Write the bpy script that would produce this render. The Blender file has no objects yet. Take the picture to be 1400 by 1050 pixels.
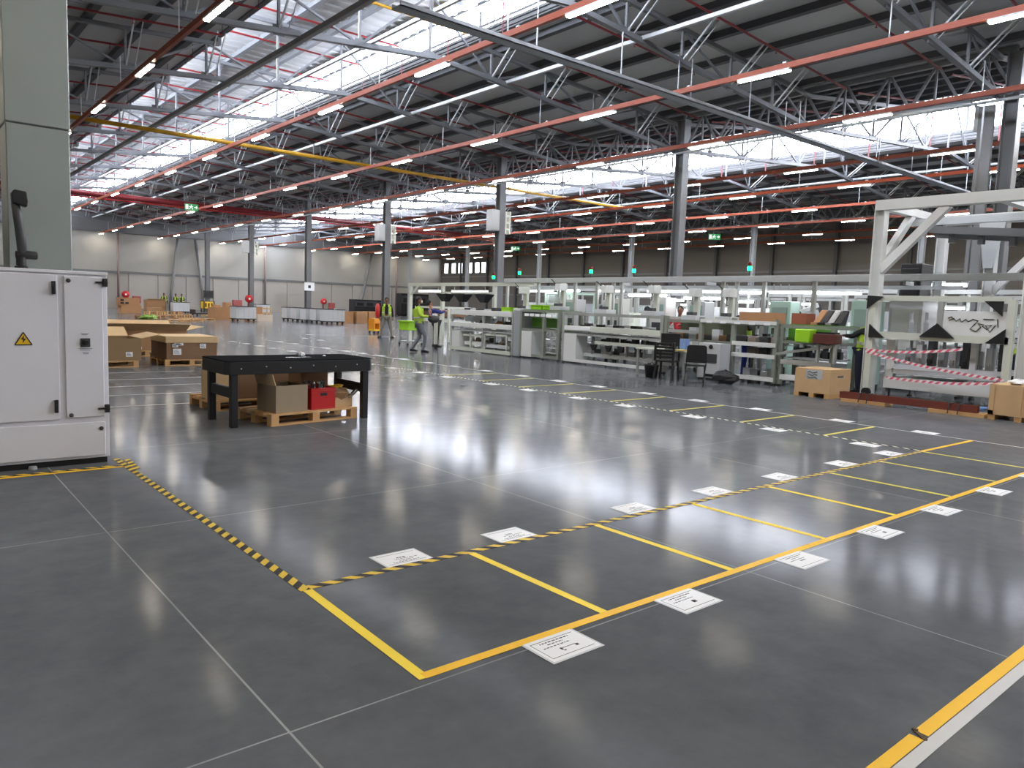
import bpy, bmesh, math, random
from mathutils import Vector, Matrix
random.seed(7)
SC = bpy.context.scene
COL = SC.collection
PI = math.pi
ORD = ['first','second','third','fourth','fifth','sixth','seventh','eighth','ninth','tenth','eleventh','twelfth',
       'thirteenth','fourteenth','fifteenth','sixteenth','seventeenth','eighteenth','nineteenth','twentieth']
ORD += ['twenty-'+o for o in ORD[:9]] + ['thirtieth'] + ['thirty-'+o for o in ORD[:9]]

# ------------------------------------------------------------------ materials
def lin(c):
    f = lambda v: v/12.92 if v <= .04045 else ((v+.055)/1.055)**2.4
    return tuple(f(v/255.) for v in c) + (1.,)
MATS = {}
def mat(name, rgb=(128,128,128), rough=.5, metal=0., var=.0, scale=6., bump=0., emit=None, estr=0., spec=.5, trans=0., alpha=1.):
    if name in MATS: return MATS[name]
    m = bpy.data.materials.new(name); m.use_nodes = True
    nt = m.node_tree; b = nt.nodes['Principled BSDF']
    b.inputs['Base Color'].default_value = lin(rgb)
    b.inputs['Roughness'].default_value = rough
    b.inputs['Metallic'].default_value = metal
    b.inputs['Specular IOR Level'].default_value = spec
    if trans: b.inputs['Transmission Weight'].default_value = trans
    if alpha < 1: b.inputs['Alpha'].default_value = alpha
    if emit is not None:
        b.inputs['Emission Color'].default_value = lin(emit); b.inputs['Emission Strength'].default_value = estr
    if var or bump:
        tc = nt.nodes.new('ShaderNodeTexCoord'); n = nt.nodes.new('ShaderNodeTexNoise')
        n.inputs['Scale'].default_value = scale; n.inputs['Detail'].default_value = 5
        nt.links.new(tc.outputs['Object'], n.inputs['Vector'])
        if var:
            mx = nt.nodes.new('ShaderNodeMix'); mx.data_type = 'RGBA'
            c = lin(rgb)
            mx.inputs[6].default_value = tuple(max(0, v*(1-var)) for v in c[:3]) + (1,)
            mx.inputs[7].default_value = tuple(min(1, v*(1+var)) for v in c[:3]) + (1,)
            nt.links.new(n.outputs['Fac'], mx.inputs[0]); nt.links.new(mx.outputs[2], b.inputs['Base Color'])
        if bump:
            bp = nt.nodes.new('ShaderNodeBump'); bp.inputs['Strength'].default_value = bump; bp.inputs['Distance'].default_value = .01
            nt.links.new(n.outputs['Fac'], bp.inputs['Height']); nt.links.new(bp.outputs['Normal'], b.inputs['Normal'])
    MATS[name] = m
    return m

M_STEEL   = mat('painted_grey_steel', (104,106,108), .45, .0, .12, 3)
M_TRUSS   = mat('truss_grey_paint', (106,109,113), .5, .0, .1, 3)
M_DARKST  = mat('dark_grey_purlin', (70,73,78), .6, .0, .1, 2)
M_LIGHTST = mat('pale_grey_galvanised', (186,190,192), .4, .2, .06, 5)
M_SHEET   = mat('roof_sheet_underside', (172,174,174), .55, .0, .08, 1.5)
M_ORANGE  = mat('orange_trunking_paint', (150,62,26), .45, .0, .06, 4)
M_RED     = mat('red_pipe_paint', (116,22,28), .4, .0, .08, 4)
M_REDSAT  = mat('bright_red_plastic', (186,26,28), .35)
M_YELP    = mat('yellow_pipe_paint', (196,148,30), .45)
M_WHITE   = mat('white_powder_coat', (222,222,228), .35, .0, .02, 3)
M_WHITE2  = mat('white_painted_steel', (214,216,214), .4, .0, .04, 4)
M_CREAM   = mat('cream_aluminium', (204,208,196), .4, .1, .04, 5)
M_ALU     = mat('aluminium_profile', (172,175,172), .38, .35, .06, 6)
M_GRNGREY = mat('grey_green_profile', (136,142,132), .45, .2, .06, 6)
M_BLACK   = mat('black_paint', (16,17,20), .45, .0, .15, 20)
M_BLACKPL = mat('black_plastic', (22,22,25), .5)
M_RUBBER  = mat('black_rubber', (20,20,20), .8)
M_CARD    = mat('brown_cardboard', (166,128,92), .85, .0, .08, 4, .15)
M_CARDD   = mat('dark_brown_cardboard', (134,104,78), .85, .0, .08, 4, .15)
M_CARDL   = mat('pale_cardboard', (205,176,134), .85, .0, .08, 4, .15)
M_CARDO   = mat('orange_brown_cardboard', (172,128,90), .85, .0, .08, 4, .15)
M_PINE    = mat('pine_wood', (204,162,110), .7, .0, .14, 9, .2)
M_PLY     = mat('plywood', (208,174,130), .65, .0, .1, 5, .1)
M_PAPER   = mat('white_paper', (236,238,240), .6, spec=.15)
M_SLEEVE  = mat('clear_plastic_film', (205,208,212), .55, spec=.15)
M_INK     = mat('black_ink', (30,30,34), .6)
M_INKG    = mat('grey_ink', (110,112,118), .6)
M_TAPEY   = mat('yellow_floor_tape', (240,190,40), .55, .0, .06, 8, spec=.12)
M_TAPEY2  = mat('pale_yellow_floor_tape', (214,202,84), .55, .0, .06, 8, spec=.12)
M_TAPEL   = mat('lemon_floor_tape', (246,216,66), .55, .0, .06, 8, spec=.12)
M_TAPEW   = mat('white_floor_tape', (200,200,198), .55, .0, .05, 8, spec=.12)
M_CHANNEL = mat('red_brown_primer', (112,52,40), .55, .0, .1, 6)
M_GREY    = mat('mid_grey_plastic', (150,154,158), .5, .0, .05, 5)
M_LGREY   = mat('light_grey_plastic', (190,193,196), .45)
M_DGREY   = mat('charcoal_plastic', (60,62,66), .5)
M_LIME    = mat('lime_green_plastic', (150,205,40), .4)
M_GREEN   = mat('green_plastic_tray', (84,140,44), .45, .0, .2, 12)
M_SIGNG   = mat('exit_sign_green', (40,130,74), .4, emit=(60,150,90), estr=.2)
M_SIGNW   = mat('exit_sign_white', (235,245,238), .4, emit=(220,240,225), estr=.3)
M_BEACON  = mat('green_beacon_glow', (30,220,130), .3, emit=(20,235,130), estr=2.)
M_BEACOFF = mat('red_beacon_lens', (120,20,20), .3)
M_BLUE    = mat('blue_cloth', (36,48,122), .8)
M_LBLUE   = mat('pale_blue_plastic', (120,150,205), .45)
M_NAVY    = mat('navy_cloth', (34,38,58), .85)
M_YEL     = mat('signal_yellow', (236,190,30), .45)
M_GALV    = mat('galvanised_cladding', (148,156,154), .38, .55, .1, 1.3)
M_SILVER  = mat('bright_metal', (200,202,204), .25, .8)
M_GLASSP  = mat('clear_guard_panel', (200,215,210), .08, .0, alpha=.25)
M_SKIN    = mat('skin_brown', (122,82,62), .55)
M_SKINL   = mat('skin_light', (190,140,112), .55)
M_HAIR    = mat('dark_hair', (28,24,22), .7)
M_VEST    = mat('hi_vis_lime_cloth', (176,210,66), .75)
M_VESTS   = mat('reflective_band', (214,216,210), .3, .3)
M_TROUS   = mat('grey_trouser_cloth', (112,114,120), .85, .0, .1, 20)
M_TROUSD  = mat('dark_trouser_cloth', (46,48,56), .85)
M_SHIRTK  = mat('black_shirt_cloth', (30,32,34), .85)
M_SHIRTR  = mat('red_shirt_cloth', (186,40,58), .85)
M_EYE     = mat('eye_dark', (20,16,14), .3)
LAMP_L = 42.0
M_LAMP    = mat('strip_lamp_diffuser', (255,255,255), .4, emit=(255,243,222), estr=LAMP_L)
M_TUBE    = mat('fluorescent_tube', (255,255,255), .4, emit=(250,252,255), estr=5.)
M_SKYG    = mat('daylight_glazing', (255,255,255), .4, emit=(234,240,255), estr=14.)
M_WINL    = mat('daylit_window_pane', (255,255,255), .3, emit=(240,246,255), estr=6.)

def floor_material():
    m = bpy.data.materials.new('polished_concrete'); m.use_nodes = True
    nt = m.node_tree; N = nt.nodes; L = nt.links; b = N['Principled BSDF']
    tc = N.new('ShaderNodeTexCoord'); sep = N.new('ShaderNodeSeparateXYZ'); L.new(tc.outputs['Object'], sep.inputs[0])
    def math_(op, a, bb=None, c=None):
        n = N.new('ShaderNodeMath'); n.operation = op
        for i, v in enumerate((a, bb, c)):
            if v is None: continue
            if hasattr(v, 'is_linked') or hasattr(v, 'links'): L.new(v, n.inputs[i])
            else: n.inputs[i].default_value = v
        return n.outputs[0]
    n1 = N.new('ShaderNodeTexNoise'); n1.inputs['Scale'].default_value = .55; n1.inputs['Detail'].default_value = 6; n1.inputs['Roughness'].default_value = .6
    n2 = N.new('ShaderNodeTexNoise'); n2.inputs['Scale'].default_value = 4.; n2.inputs['Detail'].default_value = 8; n2.inputs['Roughness'].default_value = .7
    L.new(tc.outputs['Object'], n1.inputs['Vector']); L.new(tc.outputs['Object'], n2.inputs['Vector'])
    mx = N.new('ShaderNodeMix'); mx.data_type = 'RGBA'
    mx.inputs[6].default_value = lin((83,86,91)); mx.inputs[7].default_value = lin((108,111,115))
    s = math_('ADD', math_('MULTIPLY', n1.outputs['Fac'], .6), math_('MULTIPLY', n2.outputs['Fac'], .4))
    cr = N.new('ShaderNodeMapRange'); cr.inputs[1].default_value = .34; cr.inputs[2].default_value = .66
    L.new(s, cr.inputs[0]); L.new(cr.outputs[0], mx.inputs[0])
    # saw-cut joints: thin pale lines on the slab grid
    def joint(axis, off, pitch, w):
        v = math_('SUBTRACT', sep.outputs[axis], off)
        v = math_('DIVIDE', v, pitch)
        v = math_('SUBTRACT', v, math_('ROUND', v))
        v = math_('MULTIPLY', math_('ABSOLUTE', v), pitch)
        return math_('LESS_THAN', v, w)
    j = math_('MAXIMUM', joint(0, 1.035, 2.84, .0045), joint(1, 2.375, 2.785, .0042))
    jn = N.new('ShaderNodeTexNoise'); jn.inputs['Scale'].default_value = 1.3; L.new(tc.outputs['Object'], jn.inputs['Vector'])
    jr = N.new('ShaderNodeMapRange'); jr.inputs[1].default_value = .3; jr.inputs[2].default_value = .7; jr.inputs[3].default_value = .35; jr.inputs[4].default_value = 1.
    L.new(jn.outputs['Fac'], jr.inputs[0])
    mj = N.new('ShaderNodeMix'); mj.data_type = 'RGBA'; mj.inputs[7].default_value = lin((158,160,160))
    L.new(math_('MULTIPLY', j, jr.outputs[0]), mj.inputs[0]); L.new(mx.outputs[2], mj.inputs[6]); L.new(mj.outputs[2], b.inputs['Base Color'])
    rr = N.new('ShaderNodeMapRange'); rr.inputs[3].default_value = .1; rr.inputs[4].default_value = .15
    L.new(n1.outputs['Fac'], rr.inputs[0]); L.new(rr.outputs[0], b.inputs['Roughness'])
    b.inputs['Specular IOR Level'].default_value = 0.
    gl = N.new('ShaderNodeBsdfGlossy'); gl.inputs['Color'].default_value = (1,1,1,1); L.new(rr.outputs[0], gl.inputs['Roughness'])
    fr = N.new('ShaderNodeFresnel'); fr.inputs['IOR'].default_value = 1.3
    mxs = N.new('ShaderNodeMixShader'); L.new(math_('MULTIPLY', math_('POWER', fr.outputs[0], 1.7), .75), mxs.inputs[0])
    L.new(b.outputs[0], mxs.inputs[1]); L.new(gl.outputs[0], mxs.inputs[2]); L.new(mxs.outputs[0], N['Material Output'].inputs['Surface'])
    return m

def hazard_material(name, c1, c2, pitch, skew):
    m = bpy.data.materials.new(name); m.use_nodes = True
    nt = m.node_tree; N = nt.nodes; L = nt.links; b = N['Principled BSDF']
    tc = N.new('ShaderNodeTexCoord'); sep = N.new('ShaderNodeSeparateXYZ'); L.new(tc.outputs['Object'], sep.inputs[0])
    a = N.new('ShaderNodeMath'); a.operation = 'MULTIPLY_ADD'; a.inputs[1].default_value = skew
    L.new(sep.outputs[1], a.inputs[0]); L.new(sep.outputs[0], a.inputs[2])
    d = N.new('ShaderNodeMath'); d.operation = 'DIVIDE'; d.inputs[1].default_value = pitch; L.new(a.outputs[0], d.inputs[0])
    f = N.new('ShaderNodeMath'); f.operation = 'FRACT'; L.new(d.outputs[0], f.inputs[0])
    g = N.new('ShaderNodeMath'); g.operation = 'GREATER_THAN'; g.inputs[1].default_value = .5; L.new(f.outputs[0], g.inputs[0])
    mx = N.new('ShaderNodeMix'); mx.data_type = 'RGBA'; mx.inputs[6].default_value = lin(c1); mx.inputs[7].default_value = lin(c2)
    L.new(g.outputs[0], mx.inputs[0]); L.new(mx.outputs[2], b.inputs['Base Color']); b.inputs['Roughness'].default_value = .55; b.inputs['Specular IOR Level'].default_value = .12
    return m
M_FLOOR = floor_material()
M_HAZ = hazard_material('hazard_stripes', (220,186,62), (30,30,32), .125, 1.)
M_HAZW = hazard_material('pale_hazard_stripes', (206,204,180), (40,41,44), .125, 1.)

# ------------------------------------------------------------------ mesh builder
class MB:
    def __init__(s): s.v = []; s.f = []; s.m = []
    def add(s, vs, fs, mi=0):
        o = len(s.v); s.v += [tuple(v) for v in vs]; s.f += [tuple(i+o for i in f) for f in fs]; s.m += [mi]*len(fs)
        return s
    def box(s, x0, x1, y0, y1, z0, z1, mi=0):
        return s.add([(x0,y0,z0),(x1,y0,z0),(x1,y1,z0),(x0,y1,z0),(x0,y0,z1),(x1,y0,z1),(x1,y1,z1),(x0,y1,z1)],
              [(0,3,2,1),(4,5,6,7),(0,1,5,4),(1,2,6,5),(2,3,7,6),(3,0,4,7)], mi)
    def bar(s, p, q, w=.05, h=None, up=(0,0,1), mi=0):
        h = w if h is None else h
        p = Vector(p); q = Vector(q); d = (q-p).normalized(); u = Vector(up)
        if abs(d.dot(u)) > .97: u = Vector((0,1,0)) if abs(d.y) < .9 else Vector((1,0,0))
        r = d.cross(u).normalized(); u = r.cross(d).normalized()
        a = r*w/2; b = u*h/2
        vs = [p-a-b, p+a-b, p+a+b, p-a+b, q-a-b, q+a-b, q+a+b, q-a+b]
        return s.add(vs, [(0,1,2,3),(7,6,5,4),(0,4,5,1),(1,5,6,2),(2,6,7,3),(3,7,4,0)], mi)
    def tube(s, pts, r=.02, n=8, mi=0, cap=True):
        pts = [Vector(p) for p in pts]; k = len(pts); vs = []; fs = []
        for i, p in enumerate(pts):
            d = (pts[min(i+1,k-1)]-pts[max(i-1,0)]).normalized()
            u = Vector((0,0,1)) if abs(d.z) < .95 else Vector((0,1,0))
            a = d.cross(u).normalized(); b = a.cross(d)
            rr = r[i] if isinstance(r, (list,tuple)) else r
            for j in range(n):
                t = 2*PI*j/n; vs.append(p + a*math.cos(t)*rr + b*math.sin(t)*rr)
        for i in range(k-1):
            for j in range(n):
                fs.append((i*n+j, i*n+(j+1)%n, (i+1)*n+(j+1)%n, (i+1)*n+j))
        if cap:
            fs.append(tuple(range(n-1,-1,-1))); fs.append(tuple((k-1)*n+j for j in range(n)))
        return s.add(vs, fs, mi)
    def lathe(s, prof, c=(0,0,0), n=16, axis='z', mi=0):
        vs = []; fs = []; k = len(prof)
        for r, z in prof:
            for j in range(n):
                t = 2*PI*j/n; x, y = r*math.cos(t), r*math.sin(t)
                p = (x,y,z) if axis == 'z' else ((z,x,y) if axis == 'x' else (x,z,y))
                vs.append((p[0]+c[0], p[1]+c[1], p[2]+c[2]))
        for i in range(k-1):
            for j in range(n):
                fs.append((i*n+j, i*n+(j+1)%n, (i+1)*n+(j+1)%n, (i+1)*n+j))
        fs.append(tuple(range(n-1,-1,-1))); fs.append(tuple((k-1)*n+j for j in range(n)))
        return s.add(vs, fs, mi)
    def prism(s, poly, axis, a, b, mi=0):
        n = len(poly)
        def P(u, v, w): return {'x': (w,u,v), 'y': (u,w,v), 'z': (u,v,w)}[axis]
        vs = [P(u,v,a) for u,v in poly] + [P(u,v,b) for u,v in poly]
        fs = [tuple(range(n-1,-1,-1)), tuple(range(n,2*n))] + [(i,(i+1)%n,n+(i+1)%n,n+i) for i in range(n)]
        return s.add(vs, fs, mi)
    def sphere(s, c, r, n=12, sc=(1,1,1), mi=0):
        k = n//2+1
        prof = [(max(1e-4, r*math.sin(PI*i/(k-1))), -r*math.cos(PI*i/(k-1))) for i in range(k)]
        vs = []; fs = []
        for rr, z in prof:
            for j in range(n):
                t = 2*PI*j/n; vs.append((c[0]+rr*math.cos(t)*sc[0], c[1]+rr*math.sin(t)*sc[1], c[2]+z*sc[2]))
        for i in range(k-1):
            for j in range(n): fs.append((i*n+j, i*n+(j+1)%n, (i+1)*n+(j+1)%n, (i+1)*n+j))
        return s.add(vs, fs, mi)
    def build(s, name, m, parent=None, bevel=0., smooth=False, loc=None):
        me = bpy.data.meshes.new(name); me.from_pydata(s.v, [], s.f)
        for mm in (m if isinstance(m, (list,tuple)) else [m]): me.materials.append(mm)
        if any(s.m): me.polygons.foreach_set('material_index', s.m)
        bm = bmesh.new(); bm.from_mesh(me); bmesh.ops.recalc_face_normals(bm, faces=bm.faces); bm.to_mesh(me); bm.free()
        if smooth: me.polygons.foreach_set('use_smooth', [True]*len(me.polygons))
        me.update()
        o = bpy.data.objects.new(name, me); COL.objects.link(o)
        if parent: o.parent = parent
        if loc: o.location = loc
        if bevel:
            bv = o.modifiers.new('Bevel', 'BEVEL'); bv.width = bevel; bv.segments = 2; bv.limit_method = 'ANGLE'
        return o

def tag(o, label, cat, group=None):
    o['label'] = label; o['category'] = cat
    if group: o['group'] = group
    return o
def thing(name, label, cat, loc=(0,0,0), rz=0., group=None):
    o = bpy.data.objects.new(name, None); COL.objects.link(o)
    o.empty_display_size = .2
    o.location = loc; o.rotation_euler = (0,0,rz)
    return tag(o, label, cat, group)
def struct(o):
    if o.parent is None: o['kind'] = 'structure'
    return o
def stuff(o):
    o['kind'] = 'stuff'; return o
def dup(root, loc, rz=None, label=None, group=None):
    r = root.copy(); COL.objects.link(r); r.location = loc
    if rz is not None: r.rotation_euler = (0,0,rz)
    if label: r['label'] = label
    if group: r['group'] = group
    for ch in list(root.children):
        c = ch.copy(); COL.objects.link(c); c.parent = r
        for g in list(ch.children):
            d = g.copy(); COL.objects.link(d); d.parent = c
    return r

# ------------------------------------------------------------------ camera (solved from the hall's own straight lines)
F_PX, YAW, PITCH, ROLL, HC = 1027.1086, .697606573, -.100541919, .0357198947, 1.5
def camera():
    f = Vector((math.sin(YAW)*math.cos(PITCH), math.cos(YAW)*math.cos(PITCH), math.sin(PITCH)))
    r = Vector((math.cos(YAW), -math.sin(YAW), 0)); u = r.cross(f)
    r2 = r*math.cos(ROLL)+u*math.sin(ROLL); u2 = -r*math.sin(ROLL)+u*math.cos(ROLL)
    cd = bpy.data.cameras.new('camera'); cd.sensor_width = 36; cd.sensor_fit = 'HORIZONTAL'; cd.lens = F_PX/1400*36
    cd.clip_start = .05; cd.clip_end = 400
    co = bpy.data.objects.new('camera', cd); COL.objects.link(co)
    m = Matrix((r2, u2, -f)).transposed().to_4x4(); m.translation = (0,0,HC)
    co.matrix_world = m; SC.camera = co
camera()

# ------------------------------------------------------------------ the hall
YB, XR, XL, YF = 91., 62.2, -23.4, -22.
# roof line across the bays: (x, z) polylines of the low roofs and of the two raised monitors
def low(x):
    pts = [(XL,9.7),(1.2,9.7),(9.,10.25),(15.5,10.3),(25.8,9.7),(33.6,10.8),(40.1,10.3),(50.4,9.75),(XR,10.2)]
    for (a,za),(b,zb) in zip(pts, pts[1:]):
        if a <= x <= b: return za + (zb-za)*(x-a)/(b-a)
    return 9.7
MON = [(9.,15.5,11.45,11.45),(33.6,40.1,12.7,12.7)]
def roof(x):
    for a,b,za,zb in MON:
        if a < x < b: return za
    return low(x)

struct(MB().box(XL,XR,YF,YB,-.3,0).build('floor', M_FLOOR))
ce = MB()
segs = [(XL,1.2),(1.2,9.),(15.5,25.8),(25.8,33.6),(40.1,50.4),(50.4,XR)]
for a,b in segs:
    ce.add([(a,YF,low(a)),(b,YF,low(b)),(b,YB,low(b)),(a,YB,low(a)),(a,YF,low(a)+.12),(b,YF,low(b)+.12),(b,YB,low(b)+.12),(a,YB,low(a)+.12)],
           [(0,3,2,1),(4,5,6,7),(0,1,5,4),(1,2,6,5),(2,3,7,6),(3,0,4,7)])
for a,b,z,_ in MON: ce.box(a-.5,b+.5,YF,YB,z,z+.12)
CE = struct(ce.build('ceiling', M_SHEET))
for a,b in segs:
    n = max(2, round((b-a)/1.7))
    for i in range(n):
        x = a + (b-a)*(i+.5)/n
        MB().box(x-.1,x+.1,YF,YB,low(x)-.2,low(x)+.02).build('purlin', M_DARKST, CE)
for a,b,z,_ in MON:
    for i in range(4):
        x = a+(b-a)*(i+.5)/4
        MB().box(x-.09,x+.09,YF,YB,z-.18,z).build('purlin', M_TRUSS, CE)
# corrugation of the lit roof sheets under the monitors
for a,b,z,_ in MON:
    rb = MB()
    for k in range(int((YB-YF)/.6)):
        y = YF+.3+k*.6; rb.prism([(y-.09,z),(y-.05,z-.05),(y+.05,z-.05),(y+.09,z)],'x',a,b)
    rb.build('sheet_ribs', M_SHEET, CE)
# roof-monitor glazing: window strips with mullions, pale fascia under the far side
wi = 1
for k,(a,b,z,_) in enumerate(MON):
    for side,x in ((0,a),(1,b)):
        zb = low(x) + (.15 if k == 0 else (  .4 if side else .2)); zt = z-.05
        w = struct(MB().box(x-.02,x+.02,YF,YB,zb,zt).build('window_%d' % wi, M_SKYG)); wi += 1
        fr = MB(); s = -1 if side else 1
        for j in range(int((YB-YF)/3)+1): fr.box(x-.05,x+.05,YF+j*3-.03,YF+j*3+.03,zb,zt)
        fr.box(x-.06,x+.06,YF,YB,zb-.06,zb+.04); fr.box(x-.06,x+.06,YF,YB,zt-.04,zt+.06)
        fr.build('window_frame', M_TRUSS, w)
        fa = MB(); zl = low(x)
        fa.box(x-.08,x+.08,YF,YB,zl-.05,zb-.06)
        if side:
            for q in range(3): fa.box(x-.14,x-.08,YF,YB,zl+.0+q*.14,zl+.08+q*.14)
        fa.build('fascia', M_STEEL if side else M_DARKST, w)

# walls: concrete panels below, sheet above
def wall_mat(name, c, axis, pitch, off, rib):
    m = bpy.data.materials.new(name); m.use_nodes = True
    nt = m.node_tree; N = nt.nodes; L = nt.links; b = N['Principled BSDF']; b.inputs['Roughness'].default_value = .6
    tc = N.new('ShaderNodeTexCoord'); n = N.new('ShaderNodeTexNoise'); n.inputs['Scale'].default_value = .4; n.inputs['Detail'].default_value = 6
    L.new(tc.outputs['Object'], n.inputs['Vector'])
    mx = N.new('ShaderNodeMix'); mx.data_type = 'RGBA'; cc = lin(c)
    mx.inputs[6].default_value = tuple(v*.93 for v in cc[:3])+(1,); mx.inputs[7].default_value = tuple(min(1,v*1.07) for v in cc[:3])+(1,)
    L.new(n.outputs['Fac'], mx.inputs[0])
    sep = N.new('ShaderNodeSeparateXYZ'); L.new(tc.outputs['Object'], sep.inputs[0])
    w = N.new('ShaderNodeTexWave'); w.inputs['Scale'].default_value = rib; w.bands_direction = axis
    L.new(tc.outputs['Object'], w.inputs['Vector'])
    bp = N.new('ShaderNodeBump'); bp.inputs['Strength'].default_value = .08; bp.inputs['Distance'].default_value = .03
    L.new(w.outputs['Fac'], bp.inputs['Height']); L.new(bp.outputs['Normal'], b.inputs['Normal'])
    L.new(mx.outputs[2], b.inputs['Base Color'])
    return m
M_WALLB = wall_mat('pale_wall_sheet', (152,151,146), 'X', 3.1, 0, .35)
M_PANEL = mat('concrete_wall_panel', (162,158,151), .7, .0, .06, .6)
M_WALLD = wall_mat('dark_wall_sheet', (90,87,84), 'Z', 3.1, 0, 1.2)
WB = struct(MB().box(XL,XR,YB,YB+.25,0,12.9).build('wall_back', M_WALLB))
x = XL+1.0
for i in range(28):
    x0 = -21.5+3.02*i
    if x0 > XR-3: break
    MB().box(x0+.03,x0+2.97,YB-.12,YB,0,3.75).build('wall_panel', M_PANEL, WB)
MB().box(XL,XR,YB-.2,YB,3.75,4.0).build('wall_rail', M_STEEL, WB)
MB().box(XL,XR,YB-.06,YB,8.2,12.8).build('upper_band', mat('grey_upper_sheet', (112,113,114), .6), WB)
MB().box(XL,XR,YB-.25,YB-.06,8.1,8.3).build('eaves_rail', M_STEEL, WB)
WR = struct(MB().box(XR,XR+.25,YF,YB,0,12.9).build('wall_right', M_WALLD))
for k in range(17):
    y = 86-6*k
    MB().box(XR-.3,XR,y-.14,y+.14,0,10).build('wall_post', M_DARKST, WR)
for z in (3.2,5.6,8.9):
    MB().box(XR-.12,XR,YF,YB,z-.08,z+.08).build('girt', M_STEEL, WR)
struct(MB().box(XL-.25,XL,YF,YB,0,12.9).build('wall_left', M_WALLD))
struct(MB().box(XL,XR,YF-.25,YF,0,12.9).build('wall_front', M_WALLB))
# high window row in the right wall, next to the far corner
for i,y in enumerate((89.6,87.8,86.2,83.9,82.3,80.9)):
    W = struct(MB().box(XR-.06,XR-.02,y-.5,y+.5,6.1,7.5).build('window_%d' % (wi+i), M_WINL))
    fr = MB()
    for a in (-.5,.5): fr.box(XR-.12,XR,y+a-.05,y+a+.05,6.05,7.55)
    for z in (6.08,7.52): fr.box(XR-.12,XR,y-.5,y+.5,z-.05,z+.05)
    fr.build('window_frame', M_DARKST, W)

# ------------------------------------------------------------------ columns, girders
def h_column(h, w=.4):
    t = MB(); t.box(-w/2,w/2,-w/2,-w/2+.035,0,h).box(-w/2,w/2,w/2-.035,w/2,0,h).box(-.02,.02,-w/2+.035,w/2-.035,0,h)
    return t
proto = None
for k in range(-1,7):
    y = 8.26+12*k
    if k >= 0: lab = 'dark grey steel column, %s from the camera in the middle column row' % ORD[k]
    else: continue
    if proto is None:
        proto = thing('steel_column', lab, 'column', (25.8,y,0), 0, 'columns of the middle row')
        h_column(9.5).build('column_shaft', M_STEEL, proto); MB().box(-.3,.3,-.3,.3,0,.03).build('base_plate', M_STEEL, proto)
    else: dup(proto, (25.8,y,0), 0, lab)
proto = None
for k in range(1,7):
    y = 8.4+12.04*k
    lab = 'slim grey steel column, %s from the camera in the far column row' % ORD[k-1]
    if proto is None:
        proto = thing('steel_column', lab, 'column', (50.4,y,0), 0, 'columns of the far row')
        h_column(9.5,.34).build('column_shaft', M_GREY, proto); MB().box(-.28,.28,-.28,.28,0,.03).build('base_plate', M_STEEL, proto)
    else: dup(proto, (50.4,y,0), 0, lab)
# clad column at the left edge
t = thing('clad_column', 'wide column boxed in galvanised sheet behind the white cabinet', 'column', (1.12,8.26,0))
MB().box(-.245,.245,-.22,.22,0,2.96).box(-.25,.25,-.225,.225,2.97,9.6).build('sheet_cladding', M_GALV, t, .008)
MB().box(-.235,.235,-.215,.215,2.95,2.98).build('seam', M_DARKST, t)

# lattice valley girders along the column rows
def girder(L):
    t = thing('lattice_girder', 'x', 'girder', (0,0,0))
    MB().bar((0,0,0),(0,L,0),.16).build('bottom_chord', M_TRUSS, t)
    MB().bar((0,0,1.25),(0,L,1.25),.16).build('top_chord', M_TRUSS, t)
    n = 8
    for i in range(n):
        a = L*i/n; b = L*(i+1)/n; m = (a+b)/2
        MB().bar((0,a,0),(0,m,1.25),.08).build('web_diagonal', M_TRUSS, t)
        MB().bar((0,m,1.25),(0,b,0),.08).build('web_diagonal', M_TRUSS, t)
        MB().bar((0,m,0),(0,m,1.25),.06).build('web_post', M_TRUSS, t)
    return t
gp = girder(11.8)
first = True
for X,nm,g in ((25.8,'middle','girders over the middle columns'),(50.4,'far','girders over the far columns')):
    for k in range(0,7):
        y = 8.26+12*k-(0 if X < 30 else -.14)
        lab = 'dark lattice girder above the %s column row, %s bay from the far wall' % (nm, ORD[6-k])
        y0 = y-12
        if first: gp.location = (X,y0,8.35); tag(gp, lab, 'girder', g); first = False
        else: dup(gp, (X,y0,8.35), 0, lab, g)

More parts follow.
